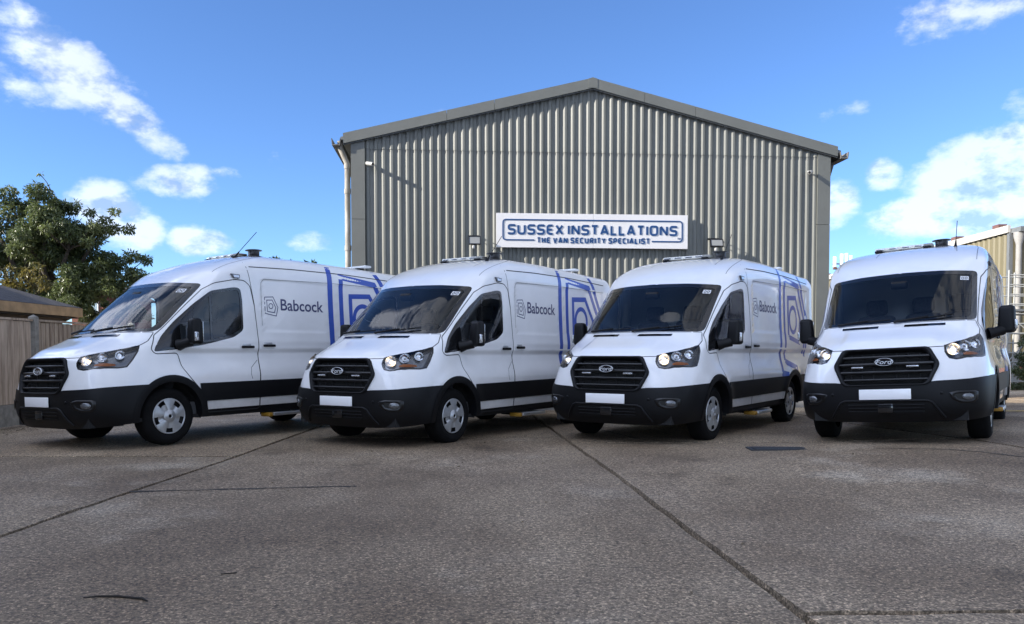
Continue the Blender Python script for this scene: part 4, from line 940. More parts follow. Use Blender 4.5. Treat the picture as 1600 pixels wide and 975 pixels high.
def verge(u): return el_[1] + (apx[1] - el_[1]) * (u - uA) / (uP - uA) if u < uP else apx[1] + (er_[1] - apx[1]) * (u - uP) / (uB - uP)
lapz = fpix(640, 233)[1]; lapz_r = fpix(1200, 243)[1]; lapz = (lapz + lapz_r) / 2
PITCHR = 12.05 * 16.1 / FPX; CORN = .235
prof = [(0, .0), (.32, 0), (.56, .030), (.80, .030), (.98, 0)]
def sheet(u0, nrib, z0, z1, over):
    m = MB(); pts = []
    for k in range(nrib):
        for f, d in prof: pts.append((u0 + (k + f) * PITCHR, d + over))
    pts.append((u0 + nrib * PITCHR, over)); pts = [p for p in pts if p[0] <= uB - CORN * .5]
    vs = [fpt(u, z0, d) for u, d in pts] + [fpt(u, min(z1, verge(u) + .02) if z1 is not None else verge(u) + .02, d) for u, d in pts]; n = len(pts)
    m.add(vs, [(i, i + 1, n + i + 1, n + i) for i in range(n - 1)]); return m.build('cladding_sheet', CLAD, wh, False)
u = CORN * .8
while u < uB - CORN:
    nr = 5
    sheet(u, nr, .55, lapz, .0); sheet(u, nr, lapz - .02, None, .012); u += nr * PITCHR
# concrete plinth, end walls, roof

pm = MB(); pm.prism([(uA - .02, -.1), (uB + .02, -.1), (uB + .02, .58), (uA - .02, .58)], fpt, -.25, .03); pm.build('plinth', mat('plinth_concrete', (.30, .29, .27), .85, var=.2, vscale=4), wh)
DEEP = -22.0
wm = MB()
for uu, sg in ((uA, -1), (uB, 1)):
    wm = MB(); zt = verge(uu); nn = 60
    for k in range(nn):
        d0 = -.02 + DEEP * k / nn; d1 = -.02 + DEEP * (k + .5) / nn; d2 = -.02 + DEEP * (k + 1) / nn; o_ = .03 * sg
        vs = [fpt(uu, -.1, d0), fpt(uu + o_, -.1, (d0 + d1) / 2), fpt(uu + o_, -.1, d1), fpt(uu, -.1, d2)]; vt = [(x, y, zt) for x, y, _ in vs]; wm.add(vs + vt, [(i, i + 1, 5 + i, 4 + i) for i in range(3)])
    wm.build('side_wall', CLAD, wh, False)
ROOFM = mat('grey_roof_sheet', (.13, .135, .135), .6, var=.1, vscale=2)
OV = .11
for ua, ub in ((uA - .22, uP), (uP, uB + .22)):
    za = verge(max(ua, uA)) if ua < uP else apx[1]; rm = MB()
    z0 = verge(uA) + (verge(uA + 1) - verge(uA)) * (ua - uA) if ua < uP else apx[1]; z1 = apx[1] if ub == uP else verge(uB) + (verge(uB) - verge(uB - 1)) * (ub - uB)
    vs = [fpt(ua, z0 + OV, .10), fpt(ub, z1 + OV, .10), fpt(ub, z1 + OV, DEEP), fpt(ua, z0 + OV, DEEP)]; vb = [(x, y, z - .06) for x, y, z in vs]
    rm.add(vs + vb, [(0, 1, 2, 3), (7, 6, 5, 4), (0, 4, 5, 1), (1, 5, 6, 2), (2, 6, 7, 3), (3, 7, 4, 0)]); rm.build('roof', ROOFM, wh)
# verge flashings in lengths with visible joints
def vz(u):
    if u < uA: return verge(uA) + (verge(uA + 1) - verge(uA)) * (u - uA)
    if u > uB: return verge(uB) + (verge(uB) - verge(uB - 1)) * (u - uB)
    return verge(u)
cuts = [uA - .17, fpix(698, 180)[0], fpix(772, 160)[0], uP, fpix(1005, 160)[0], fpix(1084, 180)[0], uB + .15]
for a, b in zip(cuts[:-1], cuts[1:]):
    m = MB(); a2 = a + .003; b2 = b - .003; h_ = .165
    m.prism([(a2, vz(a2) - .03), (b2, vz(b2) - .03), (b2, vz(b2) + h_), (a2, vz(a2) + h_)], fpt, .075, .125); m.build('verge_flashing', FLASH, wh)
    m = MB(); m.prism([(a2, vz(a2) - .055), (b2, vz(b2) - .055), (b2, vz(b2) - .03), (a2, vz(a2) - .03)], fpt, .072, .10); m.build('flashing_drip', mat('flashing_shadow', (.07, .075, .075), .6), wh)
MB().prism([(uP - .09, apx[1] + .145), (uP, apx[1] + .172), (uP + .09, apx[1] + .145), (uP + .09, apx[1] - .03), (uP - .09, apx[1] - .03)], fpt, .10, .132).build('ridge_cap', FLASH, wh)
zj = fpix(560, 343)[1]
for (c0, c1) in ((uA - .03, uA + CORN), (uB - CORN, uB + .03)):
    for z0, z1 in ((.55, zj - .004), (zj + .004, None)):
        m = MB(); t0 = z1 if z1 else vz(c0) - .04; t1 = z1 if z1 else vz(c1) - .04
        m.prism([(c0, z0), (c1, z0), (c1, t1), (c0, t0)], fpt, -.06, .06); m.build('corner_flashing', FLASH, wh)
# gutters and downpipe
GUT = mat('weathered_gutter', (.11, .105, .095), .8, var=.4, vscale=9); PIPE = mat('stained_white_pipe', (.17, .15, .115), .75, col2=(.36, .34, .30), vscale=9, stretch=(1, 1, .3))
for uu, sg in ((uA - .30, -1), (uB + .28, 1)):
    z = vz(uu) + .02; m = MB(); m.prism([(uu - .09, z + .07), (uu - .075, z - .06), (uu + .075, z - .06), (uu + .09, z + .07), (uu + .075, z + .07), (uu + .06, z - .04), (uu - .06, z - .04), (uu - .075, z + .07)], fpt, .14, DEEP); m.build('gutter', GUT, wh)
p0 = Vector(fpt(uA - .24, vz(uA) - .12, -.02)); p1 = Vector(fpt(uA - .11, vz(uA) - .42, -.05)); p2 = Vector(fpt(uA - .11, .1, -.05))
MB().tube([p0 + Vector((0, 0, .12)), p0, p1, p1 - Vector((0, 0, .2)), p2], .055, 10).build('downpipe', PIPE, wh)
for zz in (vz(uA) - .42, vz(uA) - .9, 3.2): MB().tube([Vector(fpt(uA - .11, zz, -.05)), Vector(fpt(uA - .11, zz - .1, -.05))], .064, 10).build('pipe_collar', PIPE, wh)
p0 = Vector(fpt(uB + .22, vz(uB) - .14, -.3)); p1 = Vector(fpt(uB + .10, vz(uB) - .55, -.3))
MB().tube([p0 + Vector((0, 0, .15)), p0, p1, Vector(fpt(uB + .10, .1, -.3))], .05, 8).build('downpipe', mat('dark_pipe', (.10, .095, .085), .8, var=.4, vscale=8), wh)
# screws along the lap
sc_ = MB()
for k in range(int(FWID / PITCHR)):
    uu = CORN + (k + .12) * PITCHR
    if uu < uB - CORN: sc_.box(fpt(uu - .007, lapz + .09, .0)[:2] + (lapz + .09,), (fpt(uu + .007, 0, .008)[0], fpt(uu + .007, 0, .018)[1], lapz + .104))
scr = sc_.build('screw_row', mat('screw_dark', (.04, .04, .04), .5), wh); scr['kind'] = 'stuff'

# cctv cameras and floodlights hang on the wall, each a thing of its own
def cctv(px, py, yaw, label):
    u_, z_ = fpix(px, py); t = thing('security_camera', label, 'camera', fpt(u_, z_, .042), (0, 0, math.atan2(FU.y, FU.x)), 'cameras on the warehouse wall')
    MB().tube([(0, 0, .03), (0, -.05, .02), (0, -.10, 0)], .016, 8).build('bracket', mat('cctv_white', (.34, .34, .33), .4), t)
    d = Vector((math.sin(yaw), -math.cos(yaw), -.25)).normalized(); c = Vector((0, -.12, -.01))
    MB().tube([c - d * .10, c - d * .095, c + d * .10, c + d * .11], [.03, .036, .038, .034], 14).build('housing', MATS['cctv_white'], t)
    MB().tube([c + d * .108, c + d * .114], [.03, .026], 14).build('lens', GLOSSBLK, t)
cctv(579, 258, R(40), 'white bullet security camera high at the left end of the warehouse wall')
cctv(1261, 271, R(-35), 'white bullet security camera high at the right end of the warehouse wall')
def flood(px, py, tilt, lab, w=.235, h=.165):
    u_, z_ = fpix(px, py); t = thing('floodlight', lab, 'floodlight', fpt(u_, z_, .042), (0, 0, math.atan2(FU.y, FU.x)), 'floodlights on the warehouse wall')
    Mx = Matrix.Translation((0, -.20, 0)) @ Matrix.Rotation(R(tilt), 4, 'X')
    m = MB(); m.rbox((0, .025, 0), (w, .05, h), .012, Mx); m.build('housing', GLOSSBLK, t)
    fr_ = MB()
    for a, b in (((-w / 2, -.012, -h / 2), (w / 2, .0, -h / 2 + .016)), ((-w / 2, -.012, h / 2 - .016), (w / 2, .0, h / 2)), ((-w / 2, -.012, -h / 2 + .016), (-w / 2 + .016, .0, h / 2 - .016)), ((w / 2 - .016, -.012, -h / 2 + .016), (w / 2, .0, h / 2 - .016))): fr_.box(a, b, Mx)
    fr_.build('bezel', GLOSSBLK, t)
    MB().box((-w / 2 + .018, -.006, -h / 2 + .018), (w / 2 - .018, -.002, h / 2 - .018), Mx).build('pane', mat('flood_pane', (.20, .205, .20), .25, coat=.5), t)
    for s_ in (-1, 1): MB().tube([(s_ * w * .42, -.18, h * .5), (s_ * w * .40, -.08, h * .62), (s_ * w * .36, 0, h * .62)], .009, 6).build('bracket_arm', BLACKP, t)
    MB().box((-w * .5, -.012, h * .5), (w * .40, .0, h * .74)).build('back_plate', BLACKP, t)
    MB().rbox((-.02, -.20, -h / 2 - .05), (.055, .06, .07), .018).build('sensor', mat('cctv_white', (.34, .34, .33), .4), t)
flood(741, 378, -14, 'small black floodlight on the wall left of the blue and white sign')
flood(1114, 382, -20, 'black framed floodlight with white sensor, right of the blue and white sign', .26, .16)

# ------------------------------------------------------------------ sign
sgA = fpix(775, 334.3); sgB = fpix(1071.3, 388.2); SW = sgB[0] - sgA[0]; SHt = fpix(775, 334.3)[1] - fpix(775, 387.4)[1]; su0, sz1 = sgA; 
so = fpt(su0 + SW / 2, sz1 - SHt / 2, .0)
sign = thing('shop_sign', 'long white sign board with raised blue lettering on the warehouse', 'sign', (0, 0, 0))
SD = .13
def spt(x, y, d): return fpt(su0 + x * SW, sz1 - SHt + y * SHt, SD + d)          # x, y in 0..1 across the board
SIGNW = mat('sign_white', (.58, .57, .57), .35, var=.015, vscale=2); SIGNB = mat('sign_blue', (.005, .045, .15), .35)
for a, b in ((0, .5016), (.5026, 1)):
    MB().prism([(a, 0), (b, 0), (b, 1), (a, 1)], spt, -.07, 0).build('board', SIGNW, sign)
for xx in (.06, .35, .65, .94): MB().prism([(xx - .008, .02), (xx + .008, .02), (xx + .008, .98), (xx - .008, .98)], spt, -.125, -.071).build('batten', ALU, sign)
def zx(x): return (x - 137) / (1293 - 137)
def zy(y, x): return 1 - (y - (95 + (x - 137) / 1156 * 5)) / 206.0
AR = SW / SHt
def strok(pts, w, name='letter', closed=False):
    m = MB(); m.ribbon([(p[0] * AR, p[1]) for p in pts], w, lambda a, b, d: spt(a / AR, b, d), .002, .008, closed); return m.build(name, SIGNB, sign)
bx0, bx1, by0, by1 = zx(176), zx(1259), zy(258, 600), zy(136, 600)
def rr(pts, r): return [(p[0] / AR, p[1]) for p in roundcorner([(p[0] * AR, p[1]) for p in pts], r, 5)]
strok(rr([(zx(362), by0), (bx0, by0), (bx0, by1), (bx1, by1), (bx1, by0 - .01), (zx(1073), by0 - .01)], .10), .038, 'border')
GL = {'S': ([[(1, .86), (1, 1), (0, 1), (0, .5), (1, .5), (1, 0), (0, 0), (0, .14)]], .92), 'U': ([[(0, 1), (0, 0), (1, 0), (1, 1)]], 1), 'E': ([[(1, 1), (0, 1), (0, 0), (1, 0)], [(.05, .5), (.88, .5)]], .8), 'X': ([[(0, 1), (1, 0)], [(1, 1), (0, 0)]], .95),
      'I': ([[(0, 0), (0, 1)]], .0), 'N': ([[(0, 0), (0, 1)], [(0, 1), (1, 0)], [(1, 0), (1, 1)]], 1), 'T': ([[(0, 1), (1, 1)], [(.5, .95), (.5, 0)]], .9), 'A': ([[(0, 0), (.46, 1), (.54, 1), (1, 0)], [(.2, .28), (.8, .28)]], 1.05), 'L': ([[(0, 1), (0, 0), (1, 0)]], .72),
      'O': ([[(.5, 1), (0, 1), (0, 0), (1, 0), (1, 1), (.5, 1)]], 1.02), 'H': ([[(0, 0), (0, 1)], [(1, 0), (1, 1)], [(0, .5), (1, .5)]], .9), 'V': ([[(0, 1), (.46, 0), (.54, 0), (1, 1)]], 1), 'C': ([[(1, 1), (0, 1), (0, 0), (1, 0)]], .85), 'R': ([[(0, 0), (0, 1), (1, 1), (1, .45), (.05, .45)], [(.45, .45), (1, 0)]], .9),
      'Y': ([[(0, 1), (.5, .45), (1, 1)], [(.5, .48), (.5, 0)]], .95), 'P': ([[(0, 0), (0, 1), (1, 1), (1, .42), (.05, .42)]], .88), 'M': ([[(0, 0), (0, 1)], [(0, 1), (.5, .3), (1, 1)], [(1, 1), (1, 0)]], 1.2)}
def write(txt, x0, x1, y0, y1, stroke, aspect, gapf, spacef):
    h = (y1 - y0) - stroke; wid = []
    for ch in txt: wid.append(spacef if ch == ' ' else GL[ch][1])
    gaps = sum(1 for ch in txt[:-1])
    tot = sum(wid) * aspect * h + gaps * gapf * h + len(txt.replace(' ', '')) * stroke; k = (x1 - x0) / tot; x = x0
    for ch, w_ in zip(txt, wid):
        if ch == ' ': x += (w_ * aspect * h + gapf * h) * k; continue
        W_ = w_ * aspect * h * k; ox = x + stroke * k / 2; m = MB()
        for st in GL[ch][0]:
            pts = [(ox + (p[0] if w_ else 0) * W_, y0 + stroke / 2 + p[1] * h) for p in st]
            if ch in 'SUEOCRP' and len(pts) > 2: pts = roundcorner(pts, h * .30, 4)
            m.ribbon(pts, stroke, lambda a, b, d: spt(a / AR, b, d), .002, .008)
        m.build('letter', SIGNB, sign); x += W_ + stroke * k + gapf * h * k
write('SUSSEX INSTALLATIONS', zx(203) * AR, zx(1230) * AR, zy(226, 600), zy(163, 600), .062, .66, .13, .24)
write('THE VAN SECURITY SPECIALIST', zx(378) * AR, zx(1062) * AR, zy(277, 700), zy(241, 700), .042, .66, .18, .3)
write('TM', zx(1230) * AR, zx(1250) * AR, zy(249, 1240), zy(239, 1240), .012, .8, .25, .3)

# ================================================================== left: fence, garden building, trees
WOOD = mat('weathered_fence_wood', (.29, .215, .155), .85, col2=(.62, .49, .37), vscale=5, stretch=(3, 3, .35), bump=.25, bscale=30)
WOOD2 = mat('grey_fence_wood', (.27, .20, .145), .85, col2=(.48, .38, .28), vscale=5, stretch=(3, 3, .35), bump=.25, bscale=30)
POST = mat('fence_post_concrete', (.27, .255, .225), .9, var=.25, vscale=12)
FX = -7.62
fence = thing('fence', 'weathered wooden board fence with concrete posts at the left edge', 'fence', (FX, 0, 0))
FZ = -.03
def fz(y): return 1.60
bd_meshes = []
for k in range(6):
    m = MB(); w = .128; m.box((-.011, 0, 0), (.011 + .003 * (k % 3), w, 1.0)); bd_meshes.append(m.mesh('board'))
def boards(y0, y1, w, mt, xo, taper):
    y = y0
    while y < y1 - w * .5:
        me = MB(); z1 = fz(y) + random.uniform(-.008, .008); o_ = random.uniform(-.003, .003)
        if taper: me.add([(xo - .01 + o_, y, .33), (xo + .020 + o_, y, .33), (xo + .020 + o_, y + .03, .33), (xo + .006 + o_, y + w * .98, .33), (xo - .01 + o_, y + w * .98, .33)] + [(xo - .01 + o_, y, z1), (xo + .020 + o_, y, z1), (xo + .020 + o_, y + .03, z1), (xo + .006 + o_, y + w * .98, z1), (xo - .01 + o_, y + w * .98, z1)],
                      [(4, 3, 2, 1, 0), (5, 6, 7, 8, 9)] + [(i, (i + 1) % 5, 5 + (i + 1) % 5, 5 + i) for i in range(5)])
        else: me.box((xo - .012 + o_, y + .003, .33), (xo + .012 + o_, y + w - .003, z1))
        me.build('board', mt, fence); y += w
posts = [6.25, 9.55, 12.85, 16.15]
for i, (a, b) in enumerate(zip(posts[:-1], posts[1:])):
    near = i < 2
    boards(a + .06, b - .06, .150 if near else .128, WOOD if near else WOOD2, 0, not near)
    MB().box((-.03, a + .06, .0), (.03, b - .06, .32)).build('gravel_board', POST, fence)
    MB().box((-.03, a + .06, fz(a) + .012), (.035, b - .06, fz(a) + .045)).build('capping_rail', WOOD2 if not near else WOOD, fence)
for y in posts:
    m = MB(); m.box((-.05, y - .05, -.1), (.06, y + .05, 1.68)); m.add([(-.05, y - .05, 1.68), (.06, y - .05, 1.68), (.06, y + .05, 1.68), (-.05, y + .05, 1.68), (.005, y, 1.72)], [(0, 1, 4), (1, 2, 4), (2, 3, 4), (3, 0, 4)]); m.build('post', POST, fence)


# garden building: eaves line seen above the fence
shed = thing('garden_building', 'low timber garden building with dark felt hip roof behind the fence', 'shed', (0, 0, 0))
c0 = dpt(128, 489, 16.6); ez = c0.z; sx1 = c0.x; sy1 = c0.y; sx0 = sx1 - 6.0; sy0 = 8.0
BOARDW = mat('shed_cladding', (.085, .060, .040), .8, col2=(.15, .105, .07), vscale=3, stretch=(.4, .4, 6))
k = 0; z = 0.0
while z < ez - .05:
    m = MB(); m.box((sx1 - .30 + .012 * 0, sy0 + .3, z), (sx1 - .26, sy1 - .30, min(z + .138, ez - .03))); m.box((sx0 + .3, sy1 - .30, z), (sx1 - .26, sy1 - .26, min(z + .138, ez - .03))); m.build('weatherboard', BOARDW, shed); z += .145
FELT = mat('roofing_felt', (.055, .052, .055), .9, var=.3, vscale=6, bump=.3, bscale=200)
rz = ez + 1.25; ry = sy1 - 3.0; rx = (sx0 + sx1) / 2
rv = [(sx1, sy0, ez + .10), (sx1, sy1, ez + .10), (sx0, sy1, ez + .10), (sx0, sy0, ez + .10), (rx, ry, rz), (rx, sy0, rz)]
MB().add(rv + [(x, y, z - .03) for x, y, z in rv[:4]], [(0, 1, 4, 5), (1, 2, 4), (2, 3, 5, 4), (0, 6, 7, 1), (1, 7, 8, 2), (3, 2, 8, 9), (9, 6, 0, 3)]).build('roof', FELT, shed)
FASC = mat('fascia_timber', (.36, .23, .115), .7, var=.25, vscale=4)
MB().box((sx1 - .03, sy0, ez - .09), (sx1 + .012, sy1 + .012, ez + .09)).build('fascia', FASC, shed)
MB().box((sx0, sy1 - .03, ez - .09), (sx1 - .031, sy1 + .012, ez + .09)).build('fascia', FASC, shed)
MB().box((sx1 - .30, sy0, ez - .12), (sx1 - .035, sy1 - .03, ez - .10)).build('soffit', mat('soffit_dark', (.05, .04, .03), .9), shed)

LEAFA = []
def leaf_mat(name, c1, c2, trans=.35):
    m = bpy.data.materials.new(name); m.use_nodes = True; nt = m.node_tree; N = nt.nodes; L = nt.links; p = N['Principled BSDF']; out = N['Material Output']
    at = N.new('ShaderNodeAttribute'); at.attribute_name = 'tint'; r = N.new('ShaderNodeValToRGB'); r.color_ramp.elements[0].color = (*c1, 1); r.color_ramp.elements[1].color = (*c2, 1); L.new(at.outputs['Fac'], r.inputs[0]); L.new(r.outputs[0], p.inputs['Base Color'])
    p.inputs['Roughness'].default_value = .38; p.inputs['Specular IOR Level'].default_value = .55
    tr = N.new('ShaderNodeBsdfTranslucent'); L.new(r.outputs[0], tr.inputs[0]); mx = N.new('ShaderNodeMixShader'); mx.inputs[0].default_value = trans; L.new(p.outputs[0], mx.inputs[1]); L.new(tr.outputs[0], mx.inputs[2]); L.new(mx.outputs[0], out.inputs[0])
    return m
def leaves(name, clumps, n, size, mt, parent, droop=.5, asp=.42):
    """many small folded leaves gathered round clump centres (x, y, z, radius)"""
    C = np.array(clumps); w = C[:, 3] ** 2.2; w /= w.sum(); idx = rng.choice(len(C), n, p=w)
    d = rng.normal(size=(n, 3)); d /= np.linalg.norm(d, axis=1, keepdims=True); rad = C[idx, 3] * rng.uniform(.25, 1, n) ** .6
    P = C[idx, :3] + d * rad[:, None] * np.array([1, 1, .75])
    ax = rng.normal(size=(n, 3)) + d * .6; ax[:, 2] -= droop * 2.0; ax /= np.linalg.norm(ax, axis=1, keepdims=True)
    sdv = np.cross(ax, rng.normal(size=(n, 3))); sdv /= np.linalg.norm(sdv, axis=1, keepdims=True); nr = np.cross(ax, sdv)
    L_ = size * rng.uniform(.6, 1.25, n)[:, None]; Wd = L_ * asp
    V = np.stack([P, P + ax * L_ * .45 + sdv * Wd * .5 + nr * Wd * .18, P + ax * L_, P + ax * L_ * .45 - sdv * Wd * .5 + nr * Wd * .18], 1).reshape(-1, 3)
    me = bpy.data.meshes.new(name); F = np.arange(n * 4).reshape(n, 4)
    tri = np.concatenate([F[:, [0, 1, 2]], F[:, [0, 2, 3]]]); me.from_pydata(V.tolist(), [], tri.tolist())
    cl = rng.uniform(0, 1, len(C)); t = np.clip(cl[idx] * .55 + rng.uniform(0, .45, n), 0, 1)
    a = me.attributes.new('tint', 'FLOAT', 'POINT'); a.data.foreach_set('value', np.repeat(t, 4).astype(np.float32)); me.update()
    return ob(name, me, mt, parent)
BARK = mat('bark', (.06, .048, .036), .95, var=.35, vscale=14, bump=.6, bscale=30)
def limb(m, p, q, r0, r1, seg=5, wob=.08):
    p, q = Vector(p), Vector(q); L_ = (q - p).length; pts = [p.lerp(q, i / seg) + (Vector((random.gauss(0, 1), random.gauss(0, 1), random.gauss(0, .5))) * wob * L_ * .3 if 0 < i < seg else Vector((0, 0, 0))) for i in range(seg + 1)]
    m.tube(pts, [r0 + (r1 - r0) * i / seg for i in range(seg + 1)], 7); return pts
def tree(name, label, cat, base, hull, n, size, mt, droop=.5, trunk=.16, group=None, extra=(), asp=.42):
    """hull: list of (x, y, z, r) crown lobes in world space; clumps are spread through them with gaps"""
    t = thing(name, label, cat, base, group=group); b = Vector(base); m = MB(); clumps = []
    top = max(hull, key=lambda h: h[2]); cx = sum(h[0] for h in hull) / len(hull) - b.x; cy_ = sum(h[1] for h in hull) / len(hull) - b.y; zlow = min(h[2] for h in hull) - b.z
    fork = Vector((cx * .3, cy_ * .3, max(.6, zlow * .8))); limb(m, (0, 0, -.1), fork, trunk, trunk * .75, 4, .03)
    for hx, hy, hz, hr in hull:
        c = Vector((hx, hy, hz)) - b; pts = limb(m, fork, c, trunk * .5, trunk * .12, 6, .10)
        k = max(4, int(5 * (hr / .5)))
        for _ in range(k):
            d = Vector((random.gauss(0, 1), random.gauss(0, 1), random.gauss(0, .8))).normalized() * hr * random.uniform(.35, 1.0); e = c + d; limb(m, pts[-2], e, trunk * .12, .008, 3, .12); clumps.append((e.x, e.y, e.z, hr * random.uniform(.24, .46)))
        clumps.append((c.x, c.y, c.z, hr * .5))
    for e in extra:
        q = Vector(e[:3]) - b; limb(m, pts[-1] if False else min((Vector(h[:3]) - b for h in hull), key=lambda v: (v - q).length), q, .022, .006, 4, .1); clumps.append((q.x, q.y, q.z, e[3]))
        mid = (q + min((Vector(h[:3]) - b for h in hull), key=lambda v: (v - q).length)) / 2; clumps.append((mid.x, mid.y, mid.z, e[3] * 1.1))
    m.build('trunk', BARK, t, False)
    leaves('crown', clumps, n, size, mt, t, droop, asp); return t
LG = leaf_mat('cherry_leaf', (.034, .060, .022), (.185, .215, .08)); LY = leaf_mat('autumn_leaf', (.06, .065, .02), (.24, .19, .04)); LB = leaf_mat('shrub_leaf', (.025, .04, .015), (.10, .12, .045)); LD = leaf_mat('dark_leaf', (.015, .028, .012), (.05, .075, .025))
def lobe(px, py, d, rpx): p = dpt(px, py, d); return (p.x, p.y, p.z, rpx * d / FPX)
TD = 19.5
hull = [lobe(20, 330, TD, 40), lobe(75, 335, TD - .4, 42), lobe(10, 400, TD + .3, 55), lobe(75, 400, TD, 62), lobe(130, 395, TD + .3, 50), lobe(150, 355, TD, 28), lobe(165, 420, TD, 45), lobe(110, 450, TD - .3, 48), lobe(60, 455, TD, 45), lobe(-40, 380, TD, 60), lobe(-30, 320, TD, 35), lobe(150, 460, TD + .2, 32), lobe(95, 325, TD, 26), lobe(75, 478, TD - .5, 34), lobe(125, 480, TD - .4, 30), lobe(30, 470, TD - .3, 34), lobe(180, 445, TD, 30), lobe(45, 365, TD - .5, 40), lobe(110, 365, TD - .5, 36)]
extra = [(*lobe(15, 298, TD, 12)[:3], .17), (*lobe(62, 300, TD, 10)[:3], .14), (*lobe(90, 318, TD, 10)[:3], .17), (*lobe(118, 320, TD, 10)[:3], .14), (*lobe(180, 330, TD, 10)[:3], .12), (*lobe(200, 358, TD, 10)[:3], .16), (*lobe(205, 400, TD, 10)[:3], .2), (*lobe(228, 405, TD, 10)[:3], .15), (*lobe(215, 428, TD, 10)[:3], .2), (*lobe(232, 432, TD, 10)[:3], .12), (*lobe(63, 272, TD, 10)[:3], .06)]
bs = dpt(80, 560, TD)
tree('cherry_tree', 'large green drooping leaved tree behind the garden building', 'tree', (bs.x, bs.y, 0), hull, 66000, .105, LG, .55, .20, extra=extra, asp=.36)
SDp = 17.8
tree('autumn_shrub', 'loose shrub with yellow and orange leaves above the felt roof', 'shrub', (dpt(40, 560, SDp).x, SDp, 0), [lobe(10, 430, SDp, 28), lobe(45, 425, SDp, 26), lobe(70, 445, SDp, 22), lobe(20, 455, SDp, 26), lobe(-20, 430, SDp, 26)], 1800, .085, LY, .3, .06)
tree('hedge_bush', 'pale olive bush beyond the fence beside the first windscreen', 'bush', (dpt(165, 560, 21).x, 21, 0), [lobe(150, 492, 21, 18), lobe(172, 486, 21, 20), lobe(195, 478, 21, 18), lobe(140, 500, 21, 14), lobe(215, 485, 21, 22)], 4500, .085, LB, .2, .05)
FT = 33
tree('distant_tree', 'distant treetop just above the roof of the leftmost van', 'tree', (dpt(455, 560, FT).x, FT, 0), [lobe(435, 410, FT, 12), lobe(455, 420, FT, 22), lobe(480, 416, FT, 12), lobe(410, 430, FT, 22), lobe(500, 432, FT, 20)], 2600, .22, LD, .3, .16)
# brick house glimpsed between tree and bush
BRICK = mat('red_brick', (.16, .055, .035), .9, var=.3, vscale=30)
hd = 46; h0 = dpt(120, 472, hd); h1 = dpt(163, 472, hd); ho = thing('brick_house', 'red brick house with white window far behind the tree', 'house', (h0.x, hd, 0))
wx = h1.x - h0.x
MB().box((-.3, 0, 0), (wx, 6, dpt(140, 463, hd).z)).build('wall', BRICK, ho)
zt = dpt(140, 463, hd).z; MB().add([(-.6, -.3, zt), (wx + .3, -.3, zt), (wx + .3, 6.3, zt), (-.6, 6.3, zt), (-.6, 3, zt + .7), (wx + .3, 3, zt + .7)], [(0, 1, 5, 4), (2, 3, 4, 5), (1, 2, 5), (3, 0, 4), (3, 2, 1, 0)]).build('roof', mat('roof_tile', (.10, .06, .045), .9, var=.2, vscale=4), ho)
a = dpt(140, 472, hd); b = dpt(152, 488, hd)
wf = MB().box((a.x - h0.x - .08, -.06, b.z - .05), (b.x - h0.x + .08, .02, a.z + .05)).build('window', mat('window_white', (.75, .75, .74), .4), ho)
MB().box((a.x - h0.x, -.07, b.z), (b.x - h0.x, -.061, a.z)).build('pane', mat('far_pane', (.25, .32, .36), .1, coat=.5), wf)
a = dpt(128, 474, hd); b = dpt(133, 486, hd)
wf = MB().box((a.x - h0.x, -.06, b.z), (b.x - h0.x, .02, a.z)).build('window', MATS['window_white'], ho)

# ================================================================== right: tan shed, scaffold tower, plants, mast
cr = dpt(1577, 500, 24.5); cl_ = dpt(1288, 500, 41.0); TU = Vector((cl_.x - cr.x, cl_.y - cr.y)); TL_ = TU.length; TU /= TL_; TNn = Vector((-TU.y, TU.x)) if -TU.y < 0 else Vector((TU.y, -TU.x))
tz0 = dpt(1577, 362, 24.5).z; tz1 = dpt(1300, 440, 41).z
TAN = mat('tan_cladding', (.135, .115, .063), .6, var=.08, vscale=1.5, stretch=(1, 1, .2))
tb = thing('tan_building', 'tan ribbed metal building with white fascia behind the rightmost van', 'building', (cr.x, cr.y, 0))
def tpt(u, z, d=0.0): return (TU.x * u + TNn.x * d, TU.y * u + TNn.y * d, z)
nr = 0; tp = .30; u_ = .14
tzf = lambda u: tz0
while u_ < TL_ + 6:
    m = MB(); pts = []
    for k in range(4):
        for f, d in ((0, 0), (.45, 0), (.6, .035), (.85, .035)): pts.append((u_ + (k + f) * tp, d))
    pts.append((u_ + 4 * tp, 0)); n = len(pts); m.add([tpt(u, .75, d) for u, d in pts] + [tpt(u, tz0, d) for u, d in pts], [(i, i + 1, n + i + 1, n + i) for i in range(n - 1)]); m.build('cladding_sheet', TAN, tb, False); u_ += 4 * tp
MB().prism([(.0, tz0 - .02), (TL_ + 6, tz0 - .02), (TL_ + 6, tz0 + .20), (.0, tz0 + .20)], tpt, .02, .10).build('fascia', mat('white_fascia', (.38, .36, .32), .6, var=.06, vscale=2), tb)
for k in range(9): MB().prism([(.6 + k * 2.6, tz0 + .20), (.95 + k * 2.6, tz0 + .20), (.95 + k * 2.6, tz0 + .32), (.6 + k * 2.6, tz0 + .32)], tpt, -.2, .06).build('roof_bracket', mat('roof_rust', (.12, .06, .05), .8), tb)
MB().prism([(0, .0), (.14, .0), (.14, tz0 - .02), (0, tz0 - .02)], tpt, -.06, .05).build('corner_post', mat('grey_steel', (.12, .125, .125), .6, var=.15, vscale=5), tb)
